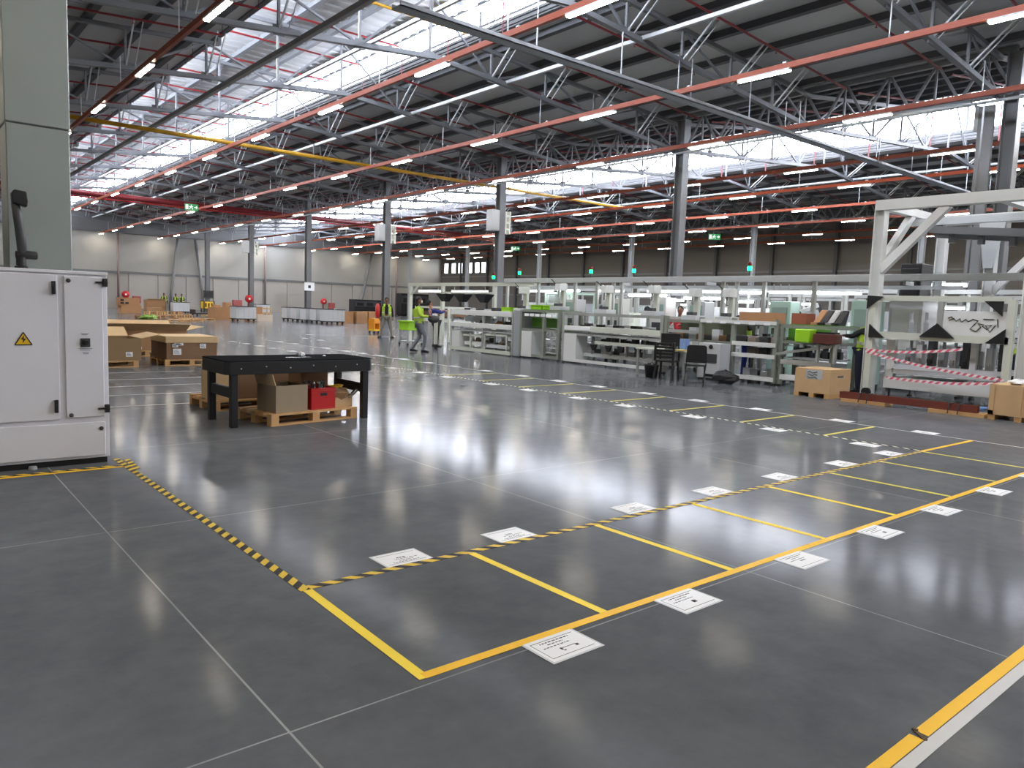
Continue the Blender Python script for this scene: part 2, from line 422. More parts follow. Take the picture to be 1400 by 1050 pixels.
# roof trusses: bottom chord rises to the ridge, top chord under the roof, webs between
def zbot(x):
    pts = [(-23.4,8.1),(-11,9.3),(1.2,8.1),(13.7,9.3),(25.8,8.35),(38.2,9.4),(50.4,8.35),(62.2,9.0)]
    for (a,za),(b,zb) in zip(pts, pts[1:]):
        if a <= x <= b: return za+(zb-za)*(x-a)/(b-a)
def truss(x0, x1, n, brk):
    t = thing('roof_truss', 'x', 'roof truss')
    xs = [x0+(x1-x0)*i/n for i in range(n+1)]
    bc = MB(); p = [(x0,zbot(x0))] + [(b,zbot(b)) for b in brk if x0 < b < x1] + [(x1,zbot(x1))]
    for (a,za),(b,zb) in zip(p,p[1:]): bc.bar((a,0,za),(b,0,zb),.16,.14)
    bc.build('bottom_chord', M_TRUSS, t)
    tc = MB(); q = [x0]+[m for mm in MON for m in mm[:2] if x0 < m < x1]+[x1]
    for a,b in zip(q,q[1:]):
        if any(abs(a-mm[0]) < .01 for mm in MON):
            z = [mm[2] for mm in MON if abs(a-mm[0]) < .01][0]-.28
            tc.bar((a,0,z),(b,0,z),.12); tc.bar((a,0,low(a)-.3),(a,0,z),.12); tc.bar((b,0,low(b)-.3),(b,0,z),.12)
        else: tc.bar((a,0,low(a)-.28),(b,0,low(b)-.28),.12)
    tc.build('top_chord', M_TRUSS, t)
    zt = lambda x: roof(x)-.3
    for i,x in enumerate(xs):
        if 0 < i < n: MB().bar((x,0,zbot(x)),(x,0,zt(x)),.07).build('web_post', M_TRUSS, t)
        MB().box(x-.16,x+.16,-.02,.02,zbot(x)-.12,zbot(x)+.16).build('gusset_plate', M_TRUSS, t)
    for i in range(n):
        a,b = xs[i],xs[i+1]; m = (a+b)/2
        if i % 2 == 0: MB().bar((a,0,zbot(a)),(b,0,zt(b-.01)),.06).build('web_diagonal', M_TRUSS, t)
        else: MB().bar((a,0,zt(a+.01)),(b,0,zbot(b)),.06).build('web_diagonal', M_TRUSS, t)
    for i in range(1,n):
        x = xs[i]
        if any(mm[0]-.3 < x < mm[1]+.3 for mm in MON): continue
        z = zbot(x)
        MB().bar((x,0,z),(x,-1.15,min(z+1.2,low(x)-.2)),.045).build('fly_brace', M_LIGHTST, t)
        MB().bar((x+.25,0,z),(x+.25,-1.15,min(z+1.2,low(x)-.2)),.03).build('fly_brace', M_LIGHTST, t)
    return t
for x0,x1,n,brk,nm,g,kr in ((1.2,25.8,10,[13.7],'near roof bay','trusses of the near roof bay',range(0,15)),
                         (25.8,50.4,10,[38.2],'middle roof bay','trusses of the middle roof bay',range(0,15)),
                         (50.4,62.1,4,[],'last roof bay','trusses of the last roof bay',range(2,15))):
    pr = None
    for c,k in enumerate(kr):
        y = 2.7+6*k
        lab = 'grey lattice roof truss spanning the %s, %s from the far wall' % (nm, ORD[14-k])
        if pr is None: pr = truss(x0,x1,n,brk); pr.location = (0,y,0); tag(pr, lab, 'roof truss', g)
        else: dup(pr, (0,y,0), 0, lab)

# long ties running down the hall at the bottom chords
def tie(x, z, m, w, label, name='roof_tie'):
    o = MB().bar((0,2.7,0),(0,87,0),w,w).build(name, m, None, loc=(x,0,z)); tag(o, label, 'roof tie')
tie(9.25, zbot(9.25)-.12, M_TRUSS, .14, 'dark grey tie running the length of the hall left of the glazing')
tie(11.4, zbot(11.4)+.1, M_LIGHTST, .09, 'tie coloured pale for the glazing light, beside the dark tie')  # pale colour stands in for light falling from the glazing
tie(16.6, zbot(16.6)+.06, M_LIGHTST, .1, 'pale grey tie running the length of the hall right of the glazing')
tie(41.2, zbot(41.2)+.06, M_GREY, .1, 'pale grey tie under the second bright glazing strip')
o = MB().tube([(0,-4,0),(0,87,0)],.05,8).build('conduit_pipe', M_LIGHTST, None, True, loc=(25.55,0,8.12)); tag(o, 'pale conduit along the top of the middle columns', 'pipe')

# ------------------------------------------------------------------ orange lamp rails and lamps
RAILS = [(-6.2,'x'),(-.2,'x'),(5.9,'leftmost orange rail'),(11.55,'orange rail under the near glazing'),(17.95,'orange rail at upper right'),
         (23.75,'orange rail before the middle columns'),(30.5,'brown-red rail under the second glazing'),(35.3,'orange rail behind the middle columns'),
         (41.6,'second rail behind the middle columns'),(47.6,'orange rail before the far columns'),(53.6,'orange rail behind the far columns'),(58.6,'orange rail nearest the dark wall')]
ZR = 7.9
lamp = None; railp = None
for ri,(x,desc) in enumerate(RAILS):
    desc = {0:'orange rail left of the camera',1:'orange rail above the camera'}.get(ri, desc)
    if railp is None:
        railp = thing('lamp_rail', desc, 'lamp rail', (x,0,ZR), 0, 'orange lamp rails')
        MB().box(-.05,.05,-20,90.2,-.07,.07).build('trunking', M_ORANGE, railp)
        for k in range(16):
            y = 2.7+6*k-.3
            if y < 90: MB().box(-.012,.012,y-.012,y+.012,.07,.9).build('hanger_rod', M_LIGHTST, railp)
        for k in range(32):
            MB().box(-.045,.045,-4+3*k-.05,-4+3*k+.05,.07,.11).build('bracket', M_LIGHTST, railp)
        tag(railp, 'slim '+desc, 'lamp rail', 'orange lamp rails')
    else: dup(railp, (x,0,ZR), 0, 'slim '+desc)
    n = 0
    for k in range(-4,15):
        y = min(5.6+6*k, 89.85)
        n += 1
        lab = 'white strip lamp, %s from the far end of the %s' % (ORD[14-k], desc)
        if lamp is None:
            lamp = thing('strip_lamp', lab, 'ceiling lamp', (x,y,ZR-.07), 0, 'strip lamps under the rails')
            MB().box(-.075,.075,-.76,.76,-.05,0).build('lamp_housing', M_WHITE2, lamp)
            MB().prism([(-.07,-.05),(-.055,-.075),(.055,-.075),(.07,-.05)],'y',-.74,.74).build('lamp_diffuser', M_LAMP, lamp)
        else: dup(lamp, (x,y,ZR-.07), 0, lab)

# ------------------------------------------------------------------ pipes and trays in the roof
t = None
for k in range(28):
    y = 7.2+3*k
    lab = 'thin red sprinkler pipe under the near roof, %s from the far wall' % ORD[27-k]
    if t is None:
        t = thing('sprinkler_pipe', lab, 'pipe', (0,y,0), 0, 'sprinkler pipes of the near roof bay')
        zz = lambda x: roof(x)-.42
        MB().tube([(1.6,0,zz(1.6)),(8.6,0,zz(8.6)),(8.6,0,11.0),(15.2,0,11.0),(15.2,0,9.85),(25.4,0,zz(25.4))],.035,6).build('pipe', M_RED, t)
        for i in range(8):
            x = 3+3*i; z = (zz(x) if not 8.6 < x < 15.2 else 11.0)
            MB().lathe([(.012,-.14),(.035,-.13),(.012,-.1),(.012,0)],(x,0,z),6).build('sprinkler_head', M_RED, t)
    else: dup(t, (0,y,0), 0, lab)
t = None
for k in range(26):
    y = 7.2+3*k
    lab = 'thin red sprinkler pipe under the middle roof bay, %s from the far wall' % ORD[25-k]
    if t is None:
        t = thing('sprinkler_pipe', lab, 'pipe', (0,y,0), 0, 'sprinkler pipes of the middle roof bay')
        MB().tube([(26.2,0,low(26.2)-.42),(33.3,0,low(33.3)-.42),(33.3,0,11.7),(39.8,0,11.7),(39.8,0,10.),(50,0,low(50)-.42)],.035,6).build('pipe', M_RED, t)
        for i in range(6):
            x = 27+1.8*i if i < 3 else 41+3*(i-3)
            MB().lathe([(.012,-.14),(.035,-.13),(.012,-.1),(.012,0)],(x,0,low(x)-.42),6).build('sprinkler_head', M_RED, t)
    else: dup(t, (0,y,0), 0, lab)
t = thing('fire_main', 'thick red fire main crossing the hall near the far end', 'pipe', (0,59.6,8.35))
MB().tube([(-4,0,0),(50,0,0)],.2,12).build('main_pipe', M_RED, t, 0, True)
MB().tube([(-4,.05,-.26),(50,.05,-.26)],.05,8).build('lower_pipe', M_REDSAT, t, 0, True)
hb = MB()
for i in range(9): hb.box(-2+6*i-.02,-2+6*i+.02,-.02,.02,.18,.6)
hb.build('pipe_hanger', M_STEEL, t)
t = thing('gas_pipe', 'yellow pipe crossing the hall under the trusses', 'pipe', (0,33.3,8.1))
MB().tube([(3,0,0),(37,0,.05)],.085,10).build('pipe', M_YELP, t, 0, True)
for i in range(12): MB().box(3.5+3*i-.02,3.5+3*i+.02,-.02,.02,.08,.6).build('pipe_hanger', M_STEEL, t)
o = MB().tube([(8,0,0),(15.3,0,0)],.05,8).build('gas_pipe', M_YELP, None, 0, True, loc=(0,21.3,10.6)); tag(o, 'short thin yellow pipe below the near glazing', 'pipe')
t = thing('cable_tray', 'broad grey cable tray crossing the hall above the machines', 'cable tray', (0,14.2,7.62))
MB().box(8.4,45,-.17,.17,0,.02).box(8.4,45,-.17,-.15,0,.1).box(8.4,45,.15,.17,0,.1).build('tray', M_GREY, t)
for i in range(13): MB().box(9.3+3*i-.012,9.3+3*i+.012,-.012,.012,.02,1.25).build('hanger_rod', M_LIGHTST, t)
cb = MB()
for j in range(4): cb.tube([(8.5,-.1+.06*j,.04),(45,-.1+.06*j,.04)],.02,6)
cb.build('cable', M_BLACKPL, t)

# exit signs
def exit_sign(loc, label, rz=0.):
    t = thing('exit_sign', label, 'exit sign', loc, rz, 'green exit signs')
    MB().box(-.45,.45,-.03,.03,-.22,.22).build('sign_panel', M_SIGNG, t)
    p = MB(); y = -.034
    p.box(-.1,.02,y,-.03,-.02,.08).box(-.04,.03,y,-.03,.1,.17).bar((-.05,y,0),(-.16,y,-.15),.05,.004,(0,1,0)).bar((0,y,0),(.08,y,-.15),.05,.004,(0,1,0)).bar((-.08,y,.06),(-.18,y,.0),.035,.004,(0,1,0)).bar((.0,y,.06),(.1,y,.02),.035,.004,(0,1,0))
    p.bar((.18,y,0),(.36,y,0),.05,.004,(0,1,0)).bar((.3,y,.08),(.38,y,0),.05,.004,(0,1,0)).bar((.3,y,-.08),(.38,y,0),.05,.004,(0,1,0))
    p.box(-.4,-.22,y,-.03,-.16,.16)
    p.build('running_figure', M_SIGNW, t)
    MB().box(-.3,-.28,-.01,.01,.22,.8).box(.28,.3,-.01,.01,.22,.8).build('hanger_rod', M_STEEL, t)
exit_sign((16.75,55.4,7.7), 'green exit sign hung before the red fire main near the left')
exit_sign((50.1,35.8,7.6), 'green exit sign hung over the machines right of the big column', -PI/4)
exit_sign((50.1,60.,7.6), 'green exit sign left of the machines by the window row', -PI/4)

# ------------------------------------------------------------------ tapes and papers on the floor
def tape(name, x0, y0, x1, y1, w, m, label, z=.0008, cat='floor tape', group=None):
    L = math.hypot(x1-x0, y1-y0)
    o = MB().box(-w/2 if False else 0, L, -w/2, w/2, 0, .0012).build(name, m, None, loc=(x0,y0,z))
    o.rotation_euler = (0,0,math.atan2(y1-y0,x1-x0))
    return tag(o, label, cat, group)
tape('floor_tape', 1.63,2.44, 11.5,2.42, .05, M_TAPEY, 'long yellow floor tape along the near side of the parking bays', .0012)
tape('floor_tape', 1.625,2.42, 1.645,3.575, .05, M_TAPEL, 'yellow floor tape closing the left end of the bays')
tape('hazard_tape', 1.64,3.59, 9.25,3.57, .055, M_HAZ, 'black and yellow hazard tape along the far side of the bays', .0012, 'hazard tape')
tape('floor_tape', 9.25,3.57, 10.82,3.55, .05, M_TAPEY, 'plain yellow tape continuing the hazard tape to the right')
tape('hazard_tape', 1.635,3.56, 1.585,7.48, .055, M_HAZ, 'black and yellow hazard tape running from the bays to the white cabinet', .0014, 'hazard tape')
tape('hazard_tape', 1.66,7.42, 1.64,6.95, .05, M_HAZ, 'short doubled piece of hazard tape at the corner of the white cabinet', .0006, 'hazard tape')
tape('hazard_tape', -.7,7.185, 1.56,7.185, .05, M_HAZ, 'hazard tape along the foot of the white cabinet', .0006, 'hazard tape')
tape('floor_tape', -.7,7.12, 1.63,7.12, .045, M_TAPEY, 'yellow tape in front of the white cabinet')
for i in range(7):
    x = 2.72+1.095*i
    tape('floor_tape', x,2.46, x-.01,3.57, .05, M_TAPEL if i < 4 else M_TAPEY2,
         'yellow divider tape between the near bays, %s from the left' % ORD[i], .0004, 'floor tape', 'dividers of the near bays')
tape('hazard_tape', 9.32,3.6, 9.3,17., .055, M_HAZW, 'dashed black and white tape running along the machine side bays', .0012, 'hazard tape')
tape('floor_tape', 10.82,.6, 10.84,27., .03, M_TAPEW, 'thin white floor line in front of the machine line')
for i,y in enumerate((4.79,6.035,7.3,8.56,9.75,10.92,12.15,13.4)):
    tape('floor_tape', 9.35,y, 10.8,y+.02, .05, M_TAPEY2, 'yellow divider tape of the machine side bays, %s from the camera' % ORD[i], .0004, 'floor tape', 'dividers of the machine side bays')
tape('floor_tape', 1.9,1.015, 2.83,1.015, .05, M_TAPEY, 'yellow tape at the lower right corner, nearest piece')
tape('floor_tape', 2.87,1.015, 12,1.0, .05, M_TAPEY, 'yellow tape at the lower right corner beyond the torn gap')
tape('floor_tape', 1.9,.962, 12,.955, .048, M_TAPEW, 'white tape beside the yellow tape at the lower right corner')
tb = MB()
for i in range(7): tb.box(2.83+.006*i, 2.838+.006*i+.012*random.random(), .985+.008*i-.004, 1.0+.008*i, .0006, .004+.004*random.random())
tag(tb.build('tape_scrap', mat('dirty_tape_scrap', (84,66,40), .8)), 'torn dirty tape scrap in the gap of the yellow tape', 'scrap')
for i,y in enumerate((11.0,12.24,13.4,14.51,15.8,17.2)):
    tape('floor_tape', -1.,y, 4.8,y+.02, .045, M_TAPEW, 'white floor line left of the black table, %s from the camera' % ORD[i], .0006, 'floor tape', 'white lines left of the table')
tape('floor_tape', 14.6,31.6, 26,26., .06, M_TAPEW, 'long white line crossing the far floor beside the standing worker')

def sheet_of_paper(x, y, rz, label, grp, style, size=(.29,.205)):
    w,h = size
    t = thing('floor_label', label, 'paper sheet', (x,y,.0015), rz, grp)
    MB().box(-w/2-.012,w/2+.012,-h/2-.012,h/2+.012,0,.0006).build('plastic_sleeve', M_SLEEVE, t)
    MB().box(-w/2,w/2,-h/2,h/2,.0006,.0012).build('sheet', M_PAPER, t)
    p = MB(); z0,z1 = .0012,.0016
    def ln(x0,y0,x1,y1): p.box(x0*w,x1*w,y0*h,y1*h,z0,z1)
    # ruled frame
    ln(-.44,.36,.44,.375); ln(-.44,-.385,.44,-.37)
    if style < 2: ln(-.44,-.37,-.432,.36)
    rnd = random.Random(int(x*100)+int(y*7))
    def words(y0, x0, x1, hh):
        xx = x0
        while xx < x1:
            ww = .02+.05*rnd.random(); ln(xx,y0,min(xx+ww,x1),y0+hh); xx += ww+.02
    words(.26,-.3,.3,.035); words(.16,-.2,.12,.03); words(.05,-.34,.2,.03)
    if style == 0:
        ln(-.1,-.12,.2,-.1); ln(-.12,-.18,-.08,-.08); ln(.18,-.2,.24,-.12); ln(-.1,-.24,-.06,-.2)
    elif style == 1:
        p.lathe([(.012,z0),(.012,z1)],(0.06*w,-.12*h,0),10); p.box(.02*w,.12*w,-.2*h,-.08*h,z0,z1)
    else: words(-.08,-.1,.1,.06)
    p.build('print', M_INK, t)
    return t
for i,(x,sty) in enumerate(zip((2.29,3.2,4.35,5.42,6.5,7.69,8.85),(0,1,2,1,2,2,2))):
    sheet_of_paper(x, 2.315, .02*math.sin(i*3), 'printed sheet on the floor below the yellow line, %s from the left' % ORD[i], 'sheets below the near bays', sty)
for i,x in enumerate((2.31,3.14,4.38,5.4,6.47,7.66,8.77)):
    sheet_of_paper(x, 3.72, PI+.03*math.sin(i*2), 'printed sheet on the floor above the hazard tape, %s from the left' % ORD[i], 'sheets above the near bays', 2)
for i,y in enumerate((4.15,5.39,6.7,8.03,9.1,10.4,11.52,13.03,14.12,15.3,16.47)):
    sheet_of_paper(9.13, y, PI/2, 'sheet on the floor left of the dashed tape, %s from the camera' % ORD[i], 'sheets left of the dashed tape', 2)
for i,y in enumerate((4.18,5.36,6.72,7.95,9.11,10.38,11.54,12.72,14.03,15.34,16.46,17.74,18.98,20.08,21.09,22.5,24.9,26.24)):
    sheet_of_paper(10.95, y, PI/2, 'sheet on the thin white floor line, %s from the camera' % ORD[i], 'sheets along the thin white line', 2)
for i,(x,y) in enumerate(((9.27,21.29),(9.25,22.66),(9.25,23.78),(9.3,25.),(9.3,26.3),(5.95,12.28),(14.57,31.65),(13.,27.2),(13.,28.6))):
    lab = 'sheet lying alone on the open floor behind the black table' if i == 5 else ('bright sheet on the floor near the standing worker' if i == 6 else 'small sheet on the far floor, %s of the loose far sheets' % ORD[i])
    sheet_of_paper(x, y, PI/2, lab, 'loose sheets on the far floor', 2)

# ------------------------------------------------------------------ electrical cabinet at the left
t = thing('electrical_cabinet', 'tall white electrical cabinet at the left edge in front of the clad column', 'cabinet', (0,7.37,0))
x0,x1 = -.62,1.515
MB().box(x0,x1,.012,.58,.05,1.655).build('cabinet_body', M_WHITE, t, .006)
MB().box(x0-.005,x1+.005,-.006,.59,1.655,1.685).build('top_cover', M_WHITE, t, .006)
MB().box(x0+.02,x1-.02,.03,.56,0,.05).build('plinth', M_BLACK, t)
d = MB().box(-.06,1.135,-.012,.012,.41,1.645).build('wide_door', M_WHITE, t, .006)
for z in (1.535,.53): MB().box(1.09,1.118,-.04,-.012,z-.055,z+.055).box(1.096,1.112,-.052,-.04,z-.05,z+.02).build('door_handle', M_BLACKPL, d, .004)
sg = MB().prism([(.82,1.055),(.94,1.055),(.88,1.158)],'y',-.0145,-.012).build('warning_sign', M_YEL, d)
w = MB()
for a,b in (((.82,1.055),(.94,1.055)),((.94,1.055),(.88,1.158)),((.88,1.158),(.82,1.055))):
    w.bar((a[0],-.015,a[1]),(b[0],-.015,b[1]),.009,.002,(0,1,0))
w.prism([(.886,1.135),(.862,1.098),(.878,1.098),(.872,1.066),(.9,1.106),(.883,1.106)],'y',-.0165,-.0145)
w.build('warning_mark', M_INK, d)
d = MB().box(-.58,-.1,-.012,.012,.41,1.645).build('wide_door', M_WHITE, t, .006)
d = MB().box(1.18,1.475,-.012,.012,.42,1.64).build('narrow_door', M_WHITE, t, .006)
for z in (1.595,.49): MB().box(1.475,1.512,-.035,0,z-.035,z+.035).bar((1.42,-.02,z),(1.48,-.02,z),.016).bar((1.475,-.03,z),(1.512,-.03,z),.022).build('hinge', M_BLACKPL, d, .003)
for z in (1.6,.445): MB().lathe([(.016,-.026),(.018,-.018),(.018,-.01)],(1.215,0,z),14,'y').build('door_lock', M_DGREY, d, 0, True)
r = MB().box(1.295,1.37,-.022,-.012,1.035,1.11).build('switch_plate', M_DGREY, d, .003)
MB().lathe([(.022,-.045),(.025,-.022)],(1.332,0,1.072),16,'y').bar((1.332,-.052,1.052),(1.332,-.052,1.092),.012,.016).build('rotary_knob', M_BLACKPL, d)
p = MB()
for z,a,b in ((1.15,1.30,1.36),(1.142,1.31,1.35),(1.02,1.28,1.385),(1.008,1.29,1.37),(.985,1.31,1.36),(.975,1.315,1.355)):
    p.box(a,b,-.0135,-.012,z-.002,z+.002)
p.build('small_print', M_INKG, d)
d = MB().box(-.58,1.478,-.012,.012,.075,.372).build('lower_panel', M_WHITE, t, .006)
MB().lathe([(.016,-.026),(.018,-.018),(.018,-.01)],(1.445,0,.315),14,'y').build('panel_lock', M_DGREY, d, 0, True)
MB().lathe([(.03,.0),(.034,.004),(.03,.028)],(.92,-.02,0),12).build('levelling_foot', M_GREY, t)
# jointed arm standing on the cabinet
t = thing('support_arm', 'black jointed support arm standing on top of the white cabinet', 'support arm', (.92,7.68,1.685))
MB().lathe([(.05,0),(.05,.02),(.038,.03),(.038,.1)],(0,0,0),14).build('base_post', M_BLACKPL, t)
MB().lathe([(.03,-.06),(.036,-.05),(.036,.09),(.03,.1)],(.02,0,.12),12,'x').build('lower_joint', M_BLACKPL, t, 0, True)
MB().tube([(.01,0,.12),(.005,0,.25),(-.015,0,.42),(-.03,0,.55)],[.036,.038,.034,.032],10).build('arm', M_DGREY, t, 0, True)
MB().prism([(-.055,.55),(.05,.52),(.06,.57),(.05,.65),(-.04,.66),(-.06,.63)],'y',-.05,.05).build('upper_joint', M_BLACKPL, t, .01)

# ------------------------------------------------------------------ pallets, cartons, crates
def pallet(loc, rz, label, w=1.2, d=.8, h=.144, m=None, group='pallets'):
    m = m or M_PINE
    t = thing('pallet', label, 'pallet', loc, rz, group)
    n = 5
    for i in range(n):
        y = -d/2 + (d-.1)*i/(n-1)
        MB().box(-w/2,w/2,y,y+.1,h-.022,h).build('deck_board', m, t)
    for x in (-w/2,-.05,w/2-.1):
        MB().box(x,x+.1,-d/2,d/2,h-.044,h-.022).build('cross_board', m, t)
        for y in (-d/2,-.05,d/2-.1): MB().box(x,x+.1,y,y+.1,.022,h-.044).build('block', m, t)
    for y in (-d/2,-.05,d/2-.1): MB().box(-w/2,w/2,y,y+.1,0,.022).build('runner', m, t)
    return t
def carton(loc, rz, w, d, h, label, m=None, flaps='closed', labels=(), name='carton', cat='carton', group=None, fl=.3):
    m = m or M_CARD
    t = thing(name, label, cat, loc, rz, group)
    if flaps == 'closed':
        MB().box(-w/2,w/2,-d/2,d/2,0,h).build('box_body', m, t, .006)
        MB().box(-w/2,w/2,-.03,.03,h,h+.002).build('packing_tape', M_CARDL, t)
    elif flaps == 'lid':
        MB().box(-w/2+.02,w/2-.02,-d/2+.02,d/2-.02,0,h-.05).build('box_body', m, t, .006)
        MB().box(-w/2,w/2,-d/2,d/2,h-.14,h).build('lid', M_CARDL if m is not M_CARDL else M_CARD, t, .006)
    else:
        b = MB(); k = .012
        b.box(-w/2,w/2,-d/2,d/2,0,k).box(-w/2,w/2,-d/2,-d/2+k,k,h).box(-w/2,w/2,d/2-k,d/2,k,h).box(-w/2,-w/2+k,-d/2+k,d/2-k,k,h).box(w/2-k,w/2,-d/2+k,d/2-k,k,h)
        b.build('box_body', m, t)
        if 'f' in flaps: MB().bar((0,-d/2,h),(0,-d/2-fl*.8,h+fl*.35),w,.01,(0,0,1)).build('flap', M_CARDL, t)
        if 'b' in flaps: MB().bar((0,d/2,h),(0,d/2+fl*.8,h+fl*.4),w,.01,(0,0,1)).build('flap', M_CARDL, t)
        if 'l' in flaps: MB().bar((-w/2,0,h),(-w/2-fl*.3,0,h+fl*.9),d,.01,(1,0,0)).build('flap', M_CARDL, t)
        if 'r' in flaps: MB().bar((w/2,0,h),(w/2+fl*.85,0,h+fl*.2),d,.01,(0,0,1)).build('flap', M_CARDL, t)
    for (u,v,ww,hh) in labels:
        o = MB().box(u-ww/2,u+ww/2,-d/2-.003,-d/2+.001,v-hh/2,v+hh/2).build('paper_label', M_PAPER, t)
        q = MB()
        for i in range(3): q.box(u-ww*.4,u+ww*(.1+.1*i),-d/2-.0045,-d/2-.003,v+hh*(.25-.25*i)-.006,v+hh*(.25-.25*i)+.006)
        q.build('label_print', M_INKG, o)
    return t

# black steel table and what lies under and on it
t = thing('steel_table', 'heavy black steel table standing over a loaded pallet', 'table', (3.95,9.08,0), .015)
tp = MB(); c = .05
tp.prism([(-.98+c,-.42),(.94-c,-.42),(.94,-.42+c),(.94,.42-c),(.94-c,.42),(-.98+c,.42),(-.98,.42-c),(-.98,-.42+c)],'z',.77,.785)
tp.build('table_top', mat('dark_grey_table_top', (40,41,44), .75, .0, .12, 10, spec=.0), t, .004)
ap = MB()
ap.prism([(-.98+c,-.42),(.94-c,-.42),(.94,-.42+c),(.94,.42-c),(.94-c,.42),(-.98+c,.42),(-.98,.42-c),(-.98,-.42+c)],'z',.62,.769)
ap.build('apron', M_BLACK, t, .006)
for x,y in ((-.87,-.36),(-.87,.36),(.84,-.36),(.84,.36)): MB().box(x-.04,x+.04,y-.04,y+.04,0,.62).build('leg', M_BLACK, t, .004)
for x in (-.87,.84): MB().box(x-.03,x+.03,-.32,.32,.34,.46).build('side_rail', M_BLACK, t, .004)
for i in range(6):
    x = -.8+.3*i
    MB().lathe([(.008,-.425),(.008,-.42)],(x,0,.69+.02*(i%2)),8,'y').build('bolt_head', M_LGREY, t)
def crumple(name, loc, r, m, label, cat, seed, flat=.5, name2=None):
    rnd = random.Random(seed); b = MB(); b.sphere((0,0,0), r, 10, (1,1,flat))
    b.v = [(x*(1+rnd.uniform(-.35,.35)), y*(1+rnd.uniform(-.35,.35)), max(-r*flat, z*(1+rnd.uniform(-.4,.4)))+r*flat) for x,y,z in b.v]
    return tag(b.build(name, m, None, loc=loc), label, cat)
crumple('crumpled_paper', (4.13,9.2,.785), .055, M_PAPER, 'crumpled white paper lying on the black table', 'paper', 3, .5)
crumple('paper_scrap', (4.43,9.15,.785), .02, M_PAPER, 'tiny paper scrap on the black table right of the crumpled paper', 'paper', 5, .4)
tag(MB().box(-.16,.16,-.04,.04,0,.002).build('sheen_strip', M_SILVER, None, loc=(4.02,9.03,.785)), 'thin shiny strip standing in for a light smear on the black table', 'painted sheen')  # bright strip modelled in place of the reflected light on the table top
PZ = .144; rz = .163
pallet((4.03,9.06,0), rz, 'wooden pallet under the black table', 1.25,.82)
def onp(dx,dy): return (4.03+dx*math.cos(rz)-dy*math.sin(rz), 9.06+dx*math.sin(rz)+dy*math.cos(rz), PZ)
carton(onp(-.31,-.14), rz, .44, .42, .33, 'open grey-brown carton with raised left flap under the black table', mat('grey_brown_cardboard',(150,134,112),.85,0,.08,4), 'l', fl=.15)
t = thing('plastic_crate', 'red plastic crate of metal parts on the pallet under the table', 'crate', onp(.16,-.16), rz)
b = MB(); w,d,h,k = .36,.34,.27,.014
b.box(-w/2,w/2,-d/2,d/2,0,k).box(-w/2,w/2,-d/2,-d/2+k,k,h).box(-w/2,w/2,d/2-k,d/2,k,h).box(-w/2,-w/2+k,-d/2+k,d/2-k,k,h).box(w/2-k,w/2,-d/2+k,d/2-k,k,h)
b.box(-w/2-.008,w/2+.008,-d/2-.008,-d/2,h-.05,h-.03).build('crate_body', M_REDSAT, t, .004)
MB().box(-.05,.05,-d/2-.004,-d/2+.002,h-.1,h-.065).build('hand_hole', M_BLACKPL, t)
for i in range(7):
    rnd = random.Random(i); x=-.13+.045*i; y = rnd.uniform(-.1,.1)
    o = MB().tube([(0,0,0),(rnd.uniform(-.03,.03),rnd.uniform(-.03,.03),.3)],[.022,.014],8).sphere((0,0,.31),.024,8).build('metal_part', M_SILVER if i%2 else M_DGREY, None, 0, True)
    p = onp(.16+x,-.16+y); o.location = (p[0],p[1],PZ+.014)
    tag(o, 'metal part standing in the red crate, %s from the left' % ORD[i], 'metal part', 'metal parts in the red crate')
t = carton(onp(.46,-.16), rz, .3,.32,.13, 'low open carton at the right end of the pallet under the table', M_CARDL, 'open')
crumple('brown_paper', (onp(.46,-.2)[0],onp(.46,-.2)[1],PZ+.06), .16, mat('brown_wrapping_paper',(176,146,110),.8,0,.15,9,.3), 'crumpled brown wrapping paper in the low carton under the table', 'wrapping paper', 11, .6)
b = MB()
for j in range(4):
    b.tube([(.11*math.cos(a*PI/8)+.01*j, .07*math.sin(a*PI/8), .01*j+.008*math.sin(a)) for a in range(17)], .009, 6)
p = onp(.43,-.14); tag(b.build('strap_coil', M_YEL, None, 0, True, loc=(p[0],p[1],PZ+.235)), 'coil of yellow strap on the brown paper under the table', 'strap')
b = MB().tube([(0,0,0),(.06,-.03,.05),(.12,-.02,.1),(.18,.0,.13)],[.02,.028,.026,.012],8)
p = onp(.55,-.3); tag(b.build('foil_strip', M_SILVER, None, 0, True, loc=(p[0],p[1],PZ+.12)), 'shiny foil strip sticking out of the low carton under the table', 'foil')
# cartons behind the table
pallet((4.02,10.5,0), .03, 'wooden pallet behind the black table', 1.5, .9)
carton((4.15,10.55,.144), .03, 1.15, .75, .5, 'large dark brown carton on the pallet behind the black table', M_CARDD, 'closed')
carton((3.42,10.3,.144), .03, .26, .4, .47, 'upright pale board box at the left end of the pallet behind the table', M_CARDL, 'closed')  # added pale box: the lit left side of the dark carton as colour
carton((4.5,9.78,0), .06, .4, .38, .58, 'tall dark carton behind the red crate under the table', M_CARDD, 'closed')

